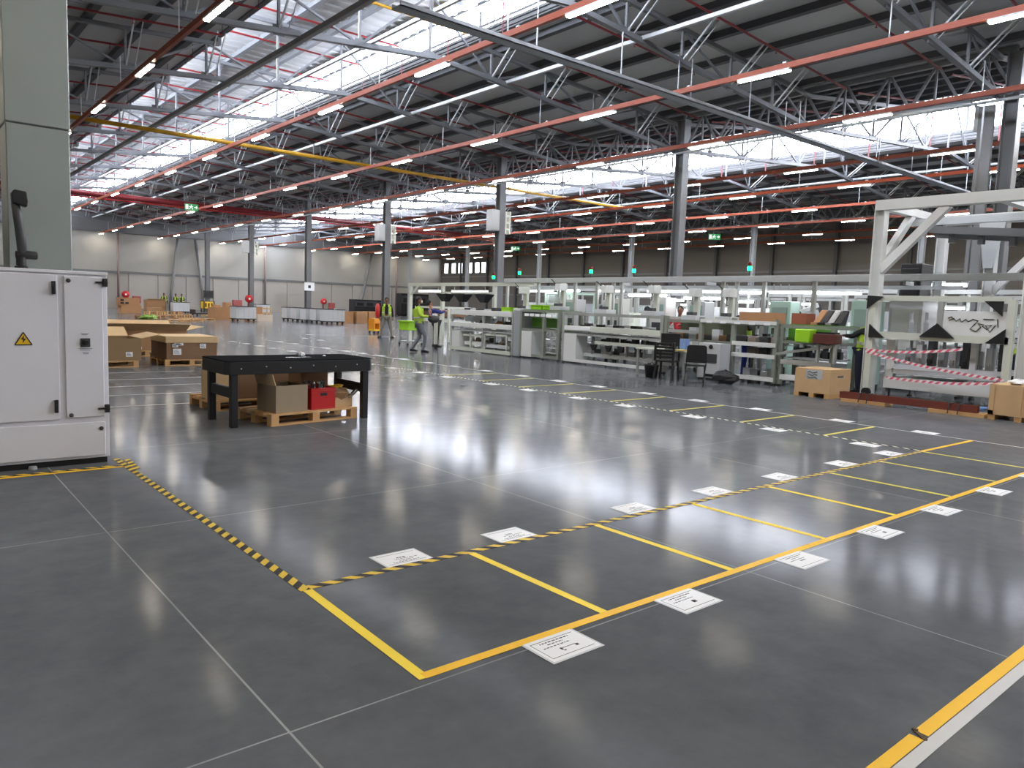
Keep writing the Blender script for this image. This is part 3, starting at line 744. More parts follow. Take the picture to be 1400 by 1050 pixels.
# three large cartons on pallets left of the table
pallet((3.35,17.5,0), .0, 'pallet under the carton half hidden by the white cabinet', 1.4, 1.1, .14)
carton((3.35,17.5,.14), 0, 1.5, 1.1, .46, 'open carton on a pallet, half hidden by the white cabinet', mat('olive_brown_cardboard',(140,116,84),.85,0,.08,4), 'br', ((.52,.13,.13,.1),), fl=.45)
pallet((5.15,17.65,0), .0, 'pallet under the labelled carton', 1.12, 1.2, .14)
carton((5.15,17.65,.14), 0, 1.1, 1.25, .5, 'lidded brown carton with white labels on a pallet left of the table', M_CARDD, 'lid', ((-.36,.3,.12,.07),(-.28,.33,.18,.05),(-.32,.17,.17,.13),(.22,.29,.13,.1)))
pallet((4.95,20.5,0), .0, 'pallet under the open carton at the back', 1.9, 1.2, .14)
carton((4.95,20.6,.14), 0, 1.9, 1.2, .5, 'wide open carton with spread flaps behind the labelled carton', M_CARD, 'flrb', ((-.2,.06,.2,.06),), fl=.5)

# ------------------------------------------------------------------ goods on the far floor
def tub(loc, rz, label, group='grey wheeled tubs', lenx=1.35, dy=.95):
    t = thing('wheeled_tub', label, 'tub trolley', loc, rz, group)
    w,d,z0,z1,k = lenx,dy,.2,.95,.03
    b = MB(); b.box(-w/2,w/2,-d/2,d/2,z0,z0+k).box(-w/2,w/2,-d/2,-d/2+k,z0+k,z1).box(-w/2,w/2,d/2-k,d/2,z0+k,z1).box(-w/2,-w/2+k,-d/2+k,d/2-k,z0+k,z1).box(w/2-k,w/2,-d/2+k,d/2-k,z0+k,z1)
    for i in range(4): b.box(-w/2+w*(i+.5)/4-.02,-w/2+w*(i+.5)/4+.02,-d/2-.02,-d/2,z0,z1)
    b.build('tub_body', M_LGREY, t)
    r = MB(); r.box(-w/2-.03,w/2+.03,-d/2-.03,-d/2+.03,z1,z1+.05).box(-w/2-.03,w/2+.03,d/2-.03,d/2+.03,z1,z1+.05).box(-w/2-.03,-w/2+.03,-d/2,d/2,z1,z1+.05).box(w/2-.03,w/2+.03,-d/2,d/2,z1,z1+.05)
    r.build('rim', M_DGREY, t)
    MB().box(-w/2,w/2,-d/2,d/2,.14,.2).build('base_frame', M_BLACKPL, t)
    for x in (-w/2+.12,w/2-.12):
        for y in (-d/2+.1,d/2-.1): MB().lathe([(.07,-.02),(.07,.02)],(x,y,.07),12,'y').build('castor', M_RUBBER, t)
    return t
base = None
for i in range(5):
    loc = (23.25+.02*i, 53.2-1.55*i, 0)
    lab = 'grey wheeled tub in the row by the column, %s from the left' % ORD[i]
    base = tub(loc, 0, lab) if base is None else dup(base, loc, 0, lab)
dup(base, (18.3,49.8,0), .1, 'grey wheeled tub standing alone beside the brown cartons')
dup(base, (20.1,69.9,0), 0, 'grey wheeled tub with three workers behind it')
dup(base, (29.0,74.,0), 0, 'grey wheeled tub by the back wall panels')
crumple('white_bag', (23.5,47.0,.5), .3, M_PAPER, 'white bag lying in the nearest tub of the row', 'bag', 9, .8)
crumple('white_bag', (18.5,49.8,.5), .22, M_PAPER, 'white bag lying in the lone tub', 'bag', 10, .9)
for args in (((15.2,66.3,0),.05,1.5,1.0,.62,'lower of two stacked cartons beside the white cabinet',M_CARDO,'closed'),
             ((15.1,66.3,.62),.02,1.5,1.0,.62,'upper of two stacked cartons with dark openings',M_CARDO,'closed'),
             ((17.1,66.8,0),0,1.2,.9,.5,'low carton right of the two stacked cartons',M_CARD,'closed'),
             ((18.35,71.2,0),0,1.5,1.2,1.1,'tall open carton left of the tub with workers',M_CARD,'rf'),
             ((17.95,53.2,0),.1,1.25,1.1,.85,'orange-brown carton beside the lone grey tub',M_CARDO,'closed'),
             ((18.45,53.3,.85),.3,.4,.4,.35,'small carton on top of the orange-brown carton',M_CARD,'closed'),
             ((17.7,53.3,.85),.1,.5,.35,.15,'flat carton on top of the orange-brown carton',M_CARDO,'closed'),
             ((20.05,51.,0),.1,1.1,.9,.45,'pale carton wrapped in film right of the lone tub',mat('film_wrapped_carton',(206,190,170),.4),'closed'),
             ((20.2,53.,0),.1,.9,.9,.95,'stacked carton behind the film-wrapped carton',M_CARDO,'closed'),
             ((25.98,50.2,0),0,.8,.9,.84,'left carton of the three beside the standing worker',M_CARDO,'closed'),
             ((26.97,50.,0),0,.88,.9,.86,'middle carton of the three beside the standing worker',M_CARD,'closed'),
             ((27.98,50.,0),0,.94,.9,.88,'right carton of the three beside the standing worker',M_CARDO,'closed'),
             ((22.2,60.5,0),0,.7,.7,.85,'white sack stack left of the row of tubs',M_LGREY,'closed'),
             ((23.2,60.5,0),0,.6,.7,.85,'white sack stack nearest the row of tubs',M_LGREY,'closed')):
    loc,rz,w,d,h,lab,m,fl = args
    carton(loc,rz,w,d,h,lab,m,fl)
hh = MB()
for x,z in ((-.55,.2),(-.2,.2),(-.55,.42)): hh.box(x-.12,x+.12,-.51,-.495,z-.07,z+.07)
hh.build('dark_opening', M_BLACKPL, [o for o in bpy.data.objects if o.get('label','').startswith('upper of two')][0])
for i,(x,y,h,m) in enumerate(((13.4,46.8,.14,M_PINE),(14.6,48.6,.14,M_PINE),(13.,52.,.2,M_CARDO),(14.5,54.,.2,M_CARDO),(16.2,56.,.2,M_PINE),(17.3,60.,.22,M_CARDO),(18.,64.5,.25,M_PINE),(21.,64.,.2,M_PINE),(16.,50.5,.14,M_PINE),(15.6,60.6,.3,M_PINE))):
    pallet((x,y,0), .1*((i*7)%5-2), 'low pallet with loose boards on the far left floor, %s from the camera' % ORD[i], 1.2, 1., h, m, 'loose pallets on the far floor')
crumple('green_sacks', (12.4,49.5,0), .45, mat('green_sack_cloth',(126,160,66),.8), 'heap of lime green sacks on the far left floor', 'sacks', 21, .35)
for i in range(3):
    x = 23.0+.9*i-1.2
    t = thing('wooden_stillage', 'wooden stillage of slats left of the row of tubs, %s of three' % ORD[i], 'stillage', (20.9+.85*i,57.,0), 0, 'wooden stillages')
    fr = MB()
    for z in (.05,.4,.75): fr.box(-.38,.38,-.4,-.34,z,z+.09).box(-.38,.38,.34,.4,z,z+.09)
    fr.build('slats', M_PINE, t)
    fr = MB()
    for a in (-.38,.32):
        for bb in (-.4,.34): fr.box(a,a+.06,bb,bb+.06,0,.9)
    fr.build('posts', M_PINE, t)
def hose_reel(loc, label, r=.38):
    t = thing('hose_reel', label, 'hose reel', loc, 0, 'red fire hose reels')
    MB().lathe([(r,-.12),(r,-.09),(.12,-.08),(.12,.08),(r,.09),(r,.12)],(0,0,1.5),20,'y').build('drum', M_REDSAT, t, 0, True)
    MB().lathe([(.3,-.07),(.3,.07)],(0,0,1.5),20,'y').build('hose', M_BLACKPL, t, 0, True)
    MB().lathe([(.1,-.15),(.1,-.12)],(0,0,1.5),12,'y').build('hub', M_WHITE2, t)
    MB().box(-.04,.04,.12,.25,0,1.55).build('stand', M_RED, t)
    return t
hose_reel((20.25,89.9,0), 'red fire hose reel on the back wall above the stacked cartons')
hose_reel((43.4,89.9,0), 'red fire hose reel on the back wall right of the tubs')
hose_reel((25.3,67.4,0), 'red fire hose reel on the column behind the lone tub', .34)
for loc,lab in (((21.2,89.3,0),'red hydrant cabinet beside the left hose reel'),((44.2,89.3,0),'red hydrant cabinet beside the right hose reel'),((24.3,67.6,0),'red hydrant cabinet left of the column behind the lone tub')):
    t = thing('hydrant_cabinet', lab, 'hydrant cabinet', loc, 0, 'red hydrant cabinets')
    MB().box(-.4,.4,-.15,.15,.6,1.35).build('cabinet_body', mat('faded_red_paint',(150,62,62),.5), t, .01)
    MB().box(-.36,.36,-.165,-.15,.64,1.31).build('door', mat('faded_red_door',(164,84,82),.5), t)
    MB().box(-.3,-.24,-.1,.1,0,.6).box(.24,.3,-.1,.1,0,.6).build('legs', M_RED, t)
# column base guards and machines near the far wall
def guard(loc, label):
    t = thing('column_guard', label, 'column guard', loc, 0, 'yellow column guards')
    b = MB()
    for s in (-1,1):
        b.box(-.55,.55,s*.45-.04,s*.45+.04,.35,1.05).box(s*.5-.04,s*.5+.04,-.45,.45,.35,1.05)
    b.build('guard_panel', M_YEL, t)
    b = MB()
    for x in (-.5,.5):
        for y in (-.45,.45): b.box(x-.05,x+.05,y-.05,y+.05,0,1.1)
    b.build('guard_post', M_BLACKPL, t)
    b = MB()
    for i in range(3): b.box(-.4+.3*i,-.25+.3*i,-.495,-.49,.5,.9)
    b.build('dark_band', M_BLACKPL, t)
guard((25.8,80.26,0), 'yellow and black guard round the farthest middle column')
t = thing('platform_truck', 'low black platform truck on the floor before the farthest column', 'platform truck', (20.2,62.5,0), 0)
MB().box(-1.3,1.3,-.7,.7,.14,.24).build('deck', M_BLACKPL, t)
MB().box(-1.3,-1.22,-.6,.6,.24,.5).build('end_rail', M_BLACKPL, t)
for x in (-1.1,1.1):
    for y in (-.55,.55): MB().lathe([(.07,-.03),(.07,.03)],(x,y,.07),12,'y').build('wheel', M_RUBBER, t)
t = thing('control_box', 'dark control box on the farthest middle column', 'control box', (25.8,79.95,1.2), 0)
MB().box(-.5,.5,-.12,.1,.2,1.0).build('box_body', M_DGREY, t, .02); MB().box(-.4,.4,-.14,-.12,.3,.9).build('door', M_BLACKPL, t)
for X,Y,lab in ((25.8,44.26,'grey heater box on the left of the fourth middle column'),(25.8,32.26,'grey heater box on the left of the third middle column'),(25.8,68.26,'grey heater box on the left of the sixth middle column')):
    t = thing('heater_box', lab, 'heater box', (X-.5,Y,5.6), 0, 'boxes on the columns')
    MB().box(-.26,.26,-.25,.25,0,1.1).build('casing', M_LGREY, t, .02); MB().box(.26,.3,-.1,.1,.4,.7).build('bracket', M_STEEL, t)
    t = thing('wall_bracket', lab.replace('grey heater box on the left','cream slotted bracket on the right'), 'bracket', (X+.42,Y,5.5), 0, 'brackets on the columns')
    MB().box(-.2,-.1,-.15,.15,0,1.2).box(.1,.2,-.15,.15,0,1.2).build('upright', M_CREAM, t)
    MB().box(-.1,.1,-.14,.14,.2,.3).box(-.1,.1,-.14,.14,.55,.65).box(-.1,.1,-.14,.14,.9,1.0).build('rung', M_CREAM, t)
t = thing('column_sign', 'white paper sign on the fifth middle column', 'sign', (25.8,56.0,2.3), 0)
MB().box(-.42,.42,-.01,.01,0,.65).build('sign_sheet', M_PAPER, t); MB().box(-.1,.12,-.014,-.01,.2,.42).build('sign_mark', M_INK, t)
for X,y,a,lab in ((25.0,90.7,.9,'raking grey pipe on the back wall left of the farthest column'),(28.7,90.7,-.9,'raking grey pipe on the back wall right of the farthest column'),(49.,90.7,1.6,'raking grey pipe on the back wall left of the window row')):
    o = MB().tube([(0,0,.02),(a*.15,0,2.),(a,0,8.)],.16,10).build('raking_pipe', M_STEEL, None, 0, True, loc=(X,y-.1,0)); tag(o, lab, 'pipe', 'raking pipes')
for X,lab in ((19.7,'brown downpipe on the back wall by the left hose reel'),(36.,'brown downpipe on the back wall behind the lone tub'),(54.5,'brown downpipe on the back wall near the corner')):
    o = MB().tube([(0,0,0),(0,0,8.1)],.12,10).build('downpipe', mat('brown_downpipe',(120,104,100),.5), None, 0, True, loc=(X,90.6,0)); tag(o, lab, 'pipe', 'downpipes')
t = thing('extinguisher', 'red fire extinguisher beside the fourth middle column', 'extinguisher', (25.2,44.2,0), 0)
MB().lathe([(.02,0),(.14,0),(.15,.05),(.15,.7),(.08,.85),(.05,.9)],(0,0,.6),14).build('cylinder', M_REDSAT, t, 0, True)
MB().lathe([(.05,0),(.05,.12)],(0,0,1.5),10).box(-.15,.05,-.02,.02,1.6,1.65).build('valve', M_BLACKPL, t)
MB().box(-.1,.1,-.1,.1,0,.6).build('stand', M_RED, t)
t = thing('yellow_cart', 'orange-yellow wheeled cart left of the standing worker', 'cart', (18.75,33.2,0), .3)
MB().box(-.2,.2,-.2,.2,.13,.22).build('deck', M_YEL, t); MB().box(-.2,-.15,-.2,.2,.22,.75).box(.15,.2,-.2,.2,.22,.75).box(-.15,.15,-.2,.2,.5,.75).build('frame', mat('orange_yellow_paint',(226,146,30),.45), t)
for x in (-.15,.15):
    for y in (-.15,.15): MB().lathe([(.065,-.02),(.065,.02)],(x,y,.065),12,'y').build('wheel', M_RUBBER, t)
for (x,y,w,d,h,lab) in ((46.5,84,4.5,1.5,1.9,'black draped machine behind the three cartons'),(53.,84.,4.2,1.2,2.9,'dark racking unit against the back wall near the corner')):
    t = thing('dark_machine', lab, 'machine', (x,y,0))
    MB().box(-w/2,w/2,-d/2,d/2,.1,h).build('housing', M_BLACKPL, t, .05)
    MB().box(-w/2+.1,w/2-.1,-d/2-.03,-d/2,h*.55,h*.9).build('front_panel', M_DGREY, t)
    MB().box(-w/2+.2,w/2-.2,-d/2+.1,d/2-.1,0,.1).build('feet', M_BLACK, t)
    for i in range(3): MB().box(-w/2+.3+i*w*.3,-w/2+.3+i*w*.3+w*.2,-d/2-.06,-d/2-.03,h*.6,h*.8).build('drawer', M_BLACK, t)

# ------------------------------------------------------------------ production line on the right
def wb(mb, name, m, t, bevel=0., smooth=False):
    l = t.location; mb.v = [(x-l[0],y-l[1],z-l[2]) for x,y,z in mb.v]
    return mb.build(name, m, t, bevel, smooth)
def posts(xs, ys, z0, z1, w=.08, mb=None):
    b = mb or MB()
    for x in xs:
        for y in ys: b.box(x-w/2,x+w/2,y-w/2,y+w/2,z0,z1)
    return b
def prails(x0,x1,y0,y1,z,w=.07,b=None,h=None):
    b = b or MB(); h = h or w
    b.box(x0-w/2,x0+w/2,y0,y1,z-h/2,z+h/2).box(x1-w/2,x1+w/2,y0,y1,z-h/2,z+h/2)
    b.box(x0,x1,y0-w/2,y0+w/2,z-h/2,z+h/2).box(x0,x1,y1-w/2,y1+w/2,z-h/2,z+h/2)
    return b
def feet(t, xs, ys):
    for x in xs:
        for y in ys:
            b = MB().lathe([(.05,0),(.05,.015),(.015,.03),(.015,.07)],(x,y,0),10); wb(b,'levelling_foot',M_BLACKPL,t)

# bench a: farthest front bench, two pale bands
t = thing('assembly_bench', 'front assembly bench with two cream bands, nearest the walking worker', 'assembly bench', (15.45,19.6,0))
b = posts((15.04,15.9),(17.98,19.5,21.25),.06,1.4); prails(15.04,15.9,17.98,21.25,.1,.07,b); prails(15.04,15.9,17.98,21.25,.72,.05,b); wb(b,'frame',M_ALU,t)
wb(MB().box(14.98,15.14,18.,21.28,1.22,1.39),'upper_band',M_WHITE2,t,.01)
wb(MB().box(15.14,15.95,18.,21.28,1.33,1.38),'upper_shelf',M_LGREY,t)
wb(MB().box(14.98,15.14,18.,21.28,.82,.97),'lower_band',M_WHITE2,t,.01)
wb(MB().box(15.14,15.95,18.,21.28,.86,.9),'work_top',M_GREY,t)
wb(MB().box(15.5,15.53,19.7,21.15,1.0,1.18),'back_panel',M_LGREY,t)
wb(MB().box(14.99,15.6,20.74,21.2,.05,.67),'base_cabinet',M_WHITE2,t,.01)
b = posts((15.06,15.5),(18.3,19.45,20.2),.1,.62,.05); prails(15.06,15.5,18.3,19.45,.62,.05,b); prails(15.06,15.5,19.55,20.6,.55,.05,b); wb(b,'under_frame',M_CREAM,t)
wb(MB().box(15.1,15.6,18.2,19.4,.2,.3),'lower_tray',M_LGREY,t); wb(MB().box(15.1,15.6,19.6,20.6,.22,.34),'lower_tray',M_WHITE2,t)
wb(MB().box(15.0,15.9,17.62,17.93,.03,1.44),'end_panel',M_GREY,t,.01)
wb(MB().box(14.95,15.04,18.,21.3,.03,.14),'bottom_beam',M_CREAM,t)
feet(t,(15.04,),(18.1,19.5,21.2))
for i in range(5):
    rnd = random.Random(40+i)
    o = MB().box(-.1,.1,-.14,.14,0,.1).box(-.06,.06,-.08,.08,.1,.16).build('parts_bin', (M_LGREY,M_DGREY,M_CARDO)[i%3], None, .01, loc=(15.55,18.4+.45*i,.9))
    tag(o,'small parts bin on the bench with cream bands, %s from the camera' % ORD[i],'parts bin','bins on the cream banded bench')
# bench b: green trays
t = thing('assembly_bench', 'front bench with green trays and a white base box', 'assembly bench', (15.45,16.7,0))
b = posts((15.04,15.9),(15.9,16.55,17.58),.06,1.46,.09); prails(15.04,15.9,15.9,17.58,1.44,.07,b); prails(15.04,15.9,15.9,17.58,.88,.06,b); prails(15.04,15.9,15.9,17.58,.1,.07,b); wb(b,'frame',M_GRNGREY,t)
wb(MB().box(15.38,15.42,15.95,17.5,.95,1.24),'green_tray_front',M_GREEN,t); wb(MB().box(15.42,15.85,15.95,17.5,.95,1.0),'green_tray_base',M_GREEN,t)
wb(MB().box(15.05,15.85,16.,17.5,1.46,1.485),'green_top',M_GREEN,t)
b = MB()
for i in range(6): b.box(14.985,14.995,16.0+.24*i,16.2+.24*i,1.28,1.36)
wb(b,'white_labels',M_PAPER,t)
wb(MB().box(14.99,15.5,17.05,17.52,.05,.83),'base_box',M_WHITE2,t,.01)
b = MB()
for i in range(4): b.box(15.1,15.7,16.0,16.5,.2+.16*i,.23+.16*i)
wb(b,'shelf_stack',M_LGREY,t)
feet(t,(15.04,),(15.9,16.55,17.58))
for i,y in enumerate((18.72,17.28,16.74)):
    t2 = thing('lime_tote', 'lime green tote on top of the front benches, %s from the left' % ORD[i], 'tote', (15.5,y,1.385 if i < 1 else 1.486), .05*i, 'lime totes on the benches')
    MB().box(-.17,.17,-.24,.24,0,.11).build('tote_body', M_LIME, t2, .015); MB().box(-.19,.19,-.26,.26,.11,.14).build('tote_rim', M_LIME, t2)
# bench c: long light bench with end posts
t = thing('assembly_bench', 'long front bench of light profiles with a white box at its left foot', 'assembly bench', (15.45,13.9,0))
b = posts((15.04,15.9),(12.12,15.68),.06,1.46,.1); posts((15.5,),(13.0,14.0,14.7),.9,1.4,.06,b); prails(15.04,15.9,12.12,15.68,1.4,.07,b); prails(15.04,15.9,12.12,15.68,.83,.06,b); wb(b,'frame',M_ALU,t)
wb(MB().box(14.98,15.1,12.15,15.65,.92,1.07),'front_band',M_CREAM,t,.008); wb(MB().box(15.1,15.9,12.15,15.65,.94,.97),'work_top',M_LGREY,t)
wb(MB().box(14.96,15.02,14.6,15.6,.95,1.06),'paper_strip',M_PAPER,t)
wb(MB().box(14.99,15.45,15.14,15.64,.05,.84),'base_box',M_WHITE2,t,.01)
wb(MB().box(15.08,15.16,12.15,14.5,.6,.68),'lower_rail',M_CREAM,t); wb(MB().box(15.16,15.8,12.2,14.5,.62,.65),'lower_shelf',M_LGREY,t)
wb(MB().box(14.97,15.06,12.15,15.6,.05,.13).box(15.3,15.4,12.15,15.6,.22,.31),'bottom_beam',M_WHITE2,t)
b = posts((15.3,),(12.9,13.5,14.1,14.8),.3,.83,.05); wb(b,'under_post',M_ALU,t)
for i,y in enumerate((12.9,13.5,13.95,14.5)): wb(MB().prism([(y-.12,.58),(y+.12,.58),(y+.04,.42),(y-.04,.42)],'x',15.02,15.08),'black_clamp',M_BLACKPL,t)
b = MB()
for i in range(9): b.box(15.2+.05*(i%3),15.35+.05*(i%3),12.4+.24*i,12.55+.24*i,.66,.74+.03*(i%4))
wb(b,'stored_parts',M_DGREY,t)
feet(t,(15.04,),(12.12,14.,15.68))
for i in range(6):
    o = MB().box(-.12,.12,-.16,.16,0,.13).box(-.14,.14,-.18,.18,.13,.15).build('parts_bin', (M_DGREY,M_LGREY,M_WHITE2)[i%3], None, .01, loc=(15.71,12.6+.5*i,.972))
    tag(o,'parts bin on the long light bench, %s from the camera' % ORD[i],'parts bin','bins on the long light bench')
# bench d: shelving with a white label rail
t = thing('flow_rack', 'front flow rack with three white rails and a label strip', 'rack', (15.45,10.5,0))
b = posts((15.04,15.9),(8.97,10.06,10.95,12.0),.05,1.45,.09); prails(15.04,15.9,8.97,12.0,1.33,.06,b); wb(b,'frame',M_GRNGREY,t)
wb(MB().box(14.97,15.05,8.95,10.95,1.33,1.41),'label_rail',M_WHITE2,t)
b = MB()
for i in range(5): b.box(14.962,14.97,9.1+.38*i,9.25+.38*i,1.32,1.37)
wb(b,'shelf_label',M_PAPER,t)
for z in (.89,.63,.13):
    wb(MB().box(14.98,15.05,8.95,10.05,z-.045,z+.045),'shelf_rail',M_WHITE2,t); wb(MB().box(15.05,15.9,8.95,10.05,z-.02,z+.0),'shelf',M_LGREY,t)
wb(MB().box(15.1,15.9,10.1,12.0,.86,.9),'work_top',M_GRNGREY,t); wb(MB().box(15.6,15.64,10.1,12.0,.95,1.3),'back_board',mat('olive_board',(96,104,84),.6),t)
wb(MB().box(15.03,15.09,10.95,12.0,1.05,1.12),'cross_rail',M_ALU,t)
feet(t,(15.04,),(8.97,10.06,12.))
for i in range(7):
    z = .63 if i < 3 else .89; y = 9.15+.3*(i%4)
    o = MB().box(-.14,.14,-.11,.11,0,.15).box(-.15,.15,-.12,.12,.15,.17).build('parts_bin', (mat('smoky_clear_plastic',(150,140,130),.3),M_DGREY)[i%2], None, .01, loc=(15.45,y,z+.002))
    tag(o,'parts bin on the flow rack shelves, %s counted from the lowest left' % ORD[i],'parts bin','bins on the flow rack')
for (y,w,lab,m) in ((9.7,.95,'long brown carton lying on top of the flow rack',M_CARDO),(8.68,.34,'red-brown carton lying right of the flow rack',mat('red_brown_cardboard',(150,84,60),.8))):
    carton((15.6,y,1.365 if y > 9 else 1.372),PI/2,w,.4,.24,lab,m,'open')
# white machine box with window between desk and rack
t = thing('test_box', 'white machine box with a dark window beside the desk', 'machine', (14.72,10.33,0))
MB().box(-.2,.2,-.3,.3,.06,.86).build('housing', M_LGREY, t, .01)
MB().box(-.215,-.2,-.22,.2,.42,.62).build('window', M_DGREY, t); MB().lathe([(.05,-.22),(.05,-.2)],(0,-.05,.78),12,'x').build('round_gauge', M_BLACKPL, t)
MB().box(-.215,-.2,-.2,.1,.1,.16).build('black_slot', M_BLACKPL, t)
b = MB(); b.box(-.18,.18,-.28,.28,0,.06); b.build('plinth', M_DGREY, t)
# bench e: worktable with green front right of the rack
t = thing('assembly_bench', 'bench with green panels and slanted rails right of the flow rack', 'assembly bench', (15.6,7.95,0))
b = posts((15.1,16.1),(7.7,8.86),.05,1.36,.08); prails(15.1,16.1,7.7,8.86,1.32,.07,b); prails(15.1,16.1,7.7,8.86,.98,.06,b); wb(b,'frame',M_GRNGREY,t)
wb(MB().box(15.3,15.34,7.75,8.84,1.02,1.28),'green_panel',M_GREEN,t); wb(MB().box(15.34,16.1,7.7,8.84,1.34,1.37),'green_top',M_GREEN,t)
b = MB().bar((14.9,8.85,.72),(14.9,7.6,.95),.05).bar((15.15,8.85,.74),(15.15,7.6,.97),.05).bar((14.9,8.8,.7),(15.15,8.8,.72),.06); wb(b,'slanted_rail',M_ALU,t)
wb(MB().box(15.05,15.15,7.7,8.84,.5,.6),'middle_beam',M_WHITE2,t); wb(MB().box(15.05,15.15,7.7,8.84,.16,.27),'bottom_beam',M_WHITE2,t); wb(MB().box(15.2,16.,7.75,8.8,.62,.66),'lower_shelf',M_LGREY,t)
b = MB()
for i in range(16):
    rnd = random.Random(i); b.box(15.3+.3*rnd.random(),15.45+.3*rnd.random(),7.75+.065*i,7.8+.065*i,.66,.74+.18*rnd.random())
wb(b,'stored_parts',M_DGREY,t)
feet(t,(15.1,),(7.7,8.86))
for i,(y,m) in enumerate(((8.32,M_CARDO),(8.16,M_BLACKPL),(8.0,M_SILVER),(7.84,M_BLACKPL))):
    o = MB().prism([(-.16,0),(.16,0),(.30,.3),(.26,.33),(-.05,.06),(-.16,.06)],'y',-.07,.07).build('tilted_sheet', m, None, .008, loc=(15.55,y,1.372))
    tag(o,'tilted panel standing on the bench beside the green panels, %s from the left' % ORD[i],'panel','tilted panels on the green bench')
t = thing('dark_tote', 'dark red-brown tote of parts below the tilted panels', 'tote', (14.88,7.72,1.0), 0)
MB().box(-.14,.14,-.24,.24,0,.2).build('tote_body', mat('dark_red_tote',(84,40,34),.6), t, .01); MB().box(-.11,.11,-.2,.2,.2,.24).build('parts', M_BLACKPL, t)
MB().box(-.05,.05,-.2,-.16,-.4,0).box(-.05,.05,.16,.2,-.4,0).build('bracket', M_ALU, t)
o = MB().box(-.16,.16,-.16,.16,0,.28).build('lime_tote', M_LIME, None, .02, loc=(14.88,8.2,1.0)); tag(o,'bright green tote hung at the front of the green bench','tote','lime totes on the benches')

# overhead beam over the line, its posts, the lower one at the far end
t = thing('overhead_beam', 'long grey overhead beam on posts above the whole machine line', 'overhead frame', (16.5,12.3,0))
wb(MB().box(16.4,16.6,4.4,20.2,2.36,2.5),'beam',M_LIGHTST,t,.01)
for y in (20.1,18.5,16.8,15.85,15.2,14.87,11.42,11.02,10.25,8.96,4.5): wb(MB().box(16.46,16.54,y-.045,y+.045,0,2.36),'post',M_ALU,t)
wb(MB().box(16.9,16.96,6.,20.1,2.2,2.28),'cable_duct',M_LIGHTST,t)
for y in (19.,15.,12.,7.): wb(MB().box(16.55,16.96,y-.03,y+.03,2.28,2.36),'cross_arm',M_LIGHTST,t)
t = thing('overhead_frame', 'lower cream overhead frame at the far end of the line', 'overhead frame', (16.5,23.,0))
wb(MB().box(16.44,16.56,18.7,26.4,2.25,2.37),'beam',M_CREAM,t)
for y in (26.3,24.0,20.8): wb(MB().box(16.44,16.56,y-.06,y+.06,0,2.25),'post',M_CREAM,t)
wb(MB().box(16.02,16.07,20.2,23.6,1.96,2.02),'screen_bar',M_CREAM,t)
wb(MB().bar((16.5,26.25,1.9),(16.5,25.7,2.3),.06),'corner_brace',M_CREAM,t)
for y in (20.8,23.5): wb(MB().box(16.04,16.5,y-.03,y+.03,1.96,2.02),'cross_arm',M_CREAM,t)
for i,y in enumerate((23.1,22.0,20.75)):
    t = thing('black_hood', 'black funnel hood under the lower overhead frame, %s from the left' % ORD[i], 'hood', (16.0,y,1.655), 0, 'black hoods')
    MB().add([(-.1,-.1,0),(.1,-.1,0),(.1,.1,0),(-.1,.1,0),(-.2,-.32,.28),(.2,-.32,.28),(.2,.32,.28),(-.2,.32,.28)],[(0,3,2,1),(4,5,6,7),(0,1,5,4),(1,2,6,5),(2,3,7,6),(3,0,4,7)]).build('hood_body', M_BLACKPL, t)
    MB().box(-.03,.03,-.03,.03,.28,.3).build('hanger', M_DGREY, t)
# tube lamps
lamps = [(16.5,24.9,1.45,2.04),(16.5,22.3,2.1,2.04),(17.0,19.0,1.25,2.1),(16.9,17.5,.95,2.12),(16.9,15.65,.95,2.12),(16.9,13.5,1.45,2.12),(16.9,12.1,1.25,2.12),(16.9,10.15,.4,2.12),(16.9,9.5,.9,2.12),
         (18.5,15.6,1.5,2.05),(18.5,13.5,1.3,1.98),(18.5,12.1,1.3,2.16),(18.5,12.3,.95,1.9),(18.5,9.4,1.15,2.16),(18.5,7.,1.05,2.36),(18.5,7.,1.05,1.85),(22.5,18.,1.5,2.),(22.5,13.,1.5,1.95),(26.5,20.,1.6,1.9)]
for i,(x,y,L,z) in enumerate(lamps):
    row = 'front machine line' if x < 17.5 else ('second line of stations' if x < 20 else ('third line of stations' if x < 25 else 'rearmost line of stations'))
    n = sum(1 for q in lamps[:i] if ((q[0] < 17.5) == (x < 17.5)) and ((q[0] < 20) == (x < 20)) and ((q[0] < 25) == (x < 25)))
    t = thing('bench_lamp', 'white tube lamp over the %s, %s listed from the far end' % (row, ORD[n]), 'bench lamp', (x,y,z), 0, 'tube lamps over the machine lines')
    MB().box(-.08,.08,-L/2,L/2,.03,.07).build('housing', M_WHITE2, t)
    MB().tube([(-.04,-L/2+.02,.0),(-.04,L/2-.02,.0)],.03,8).tube([(.04,-L/2+.02,.0),(.04,L/2-.02,.0)],.03,8).build('tube', M_TUBE, t, 0, True)
    MB().box(-.01,.01,-L/2+.1,-L/2+.12,.07,.2).box(-.01,.01,L/2-.12,L/2-.1,.07,.2).build('hanger', M_ALU, t)
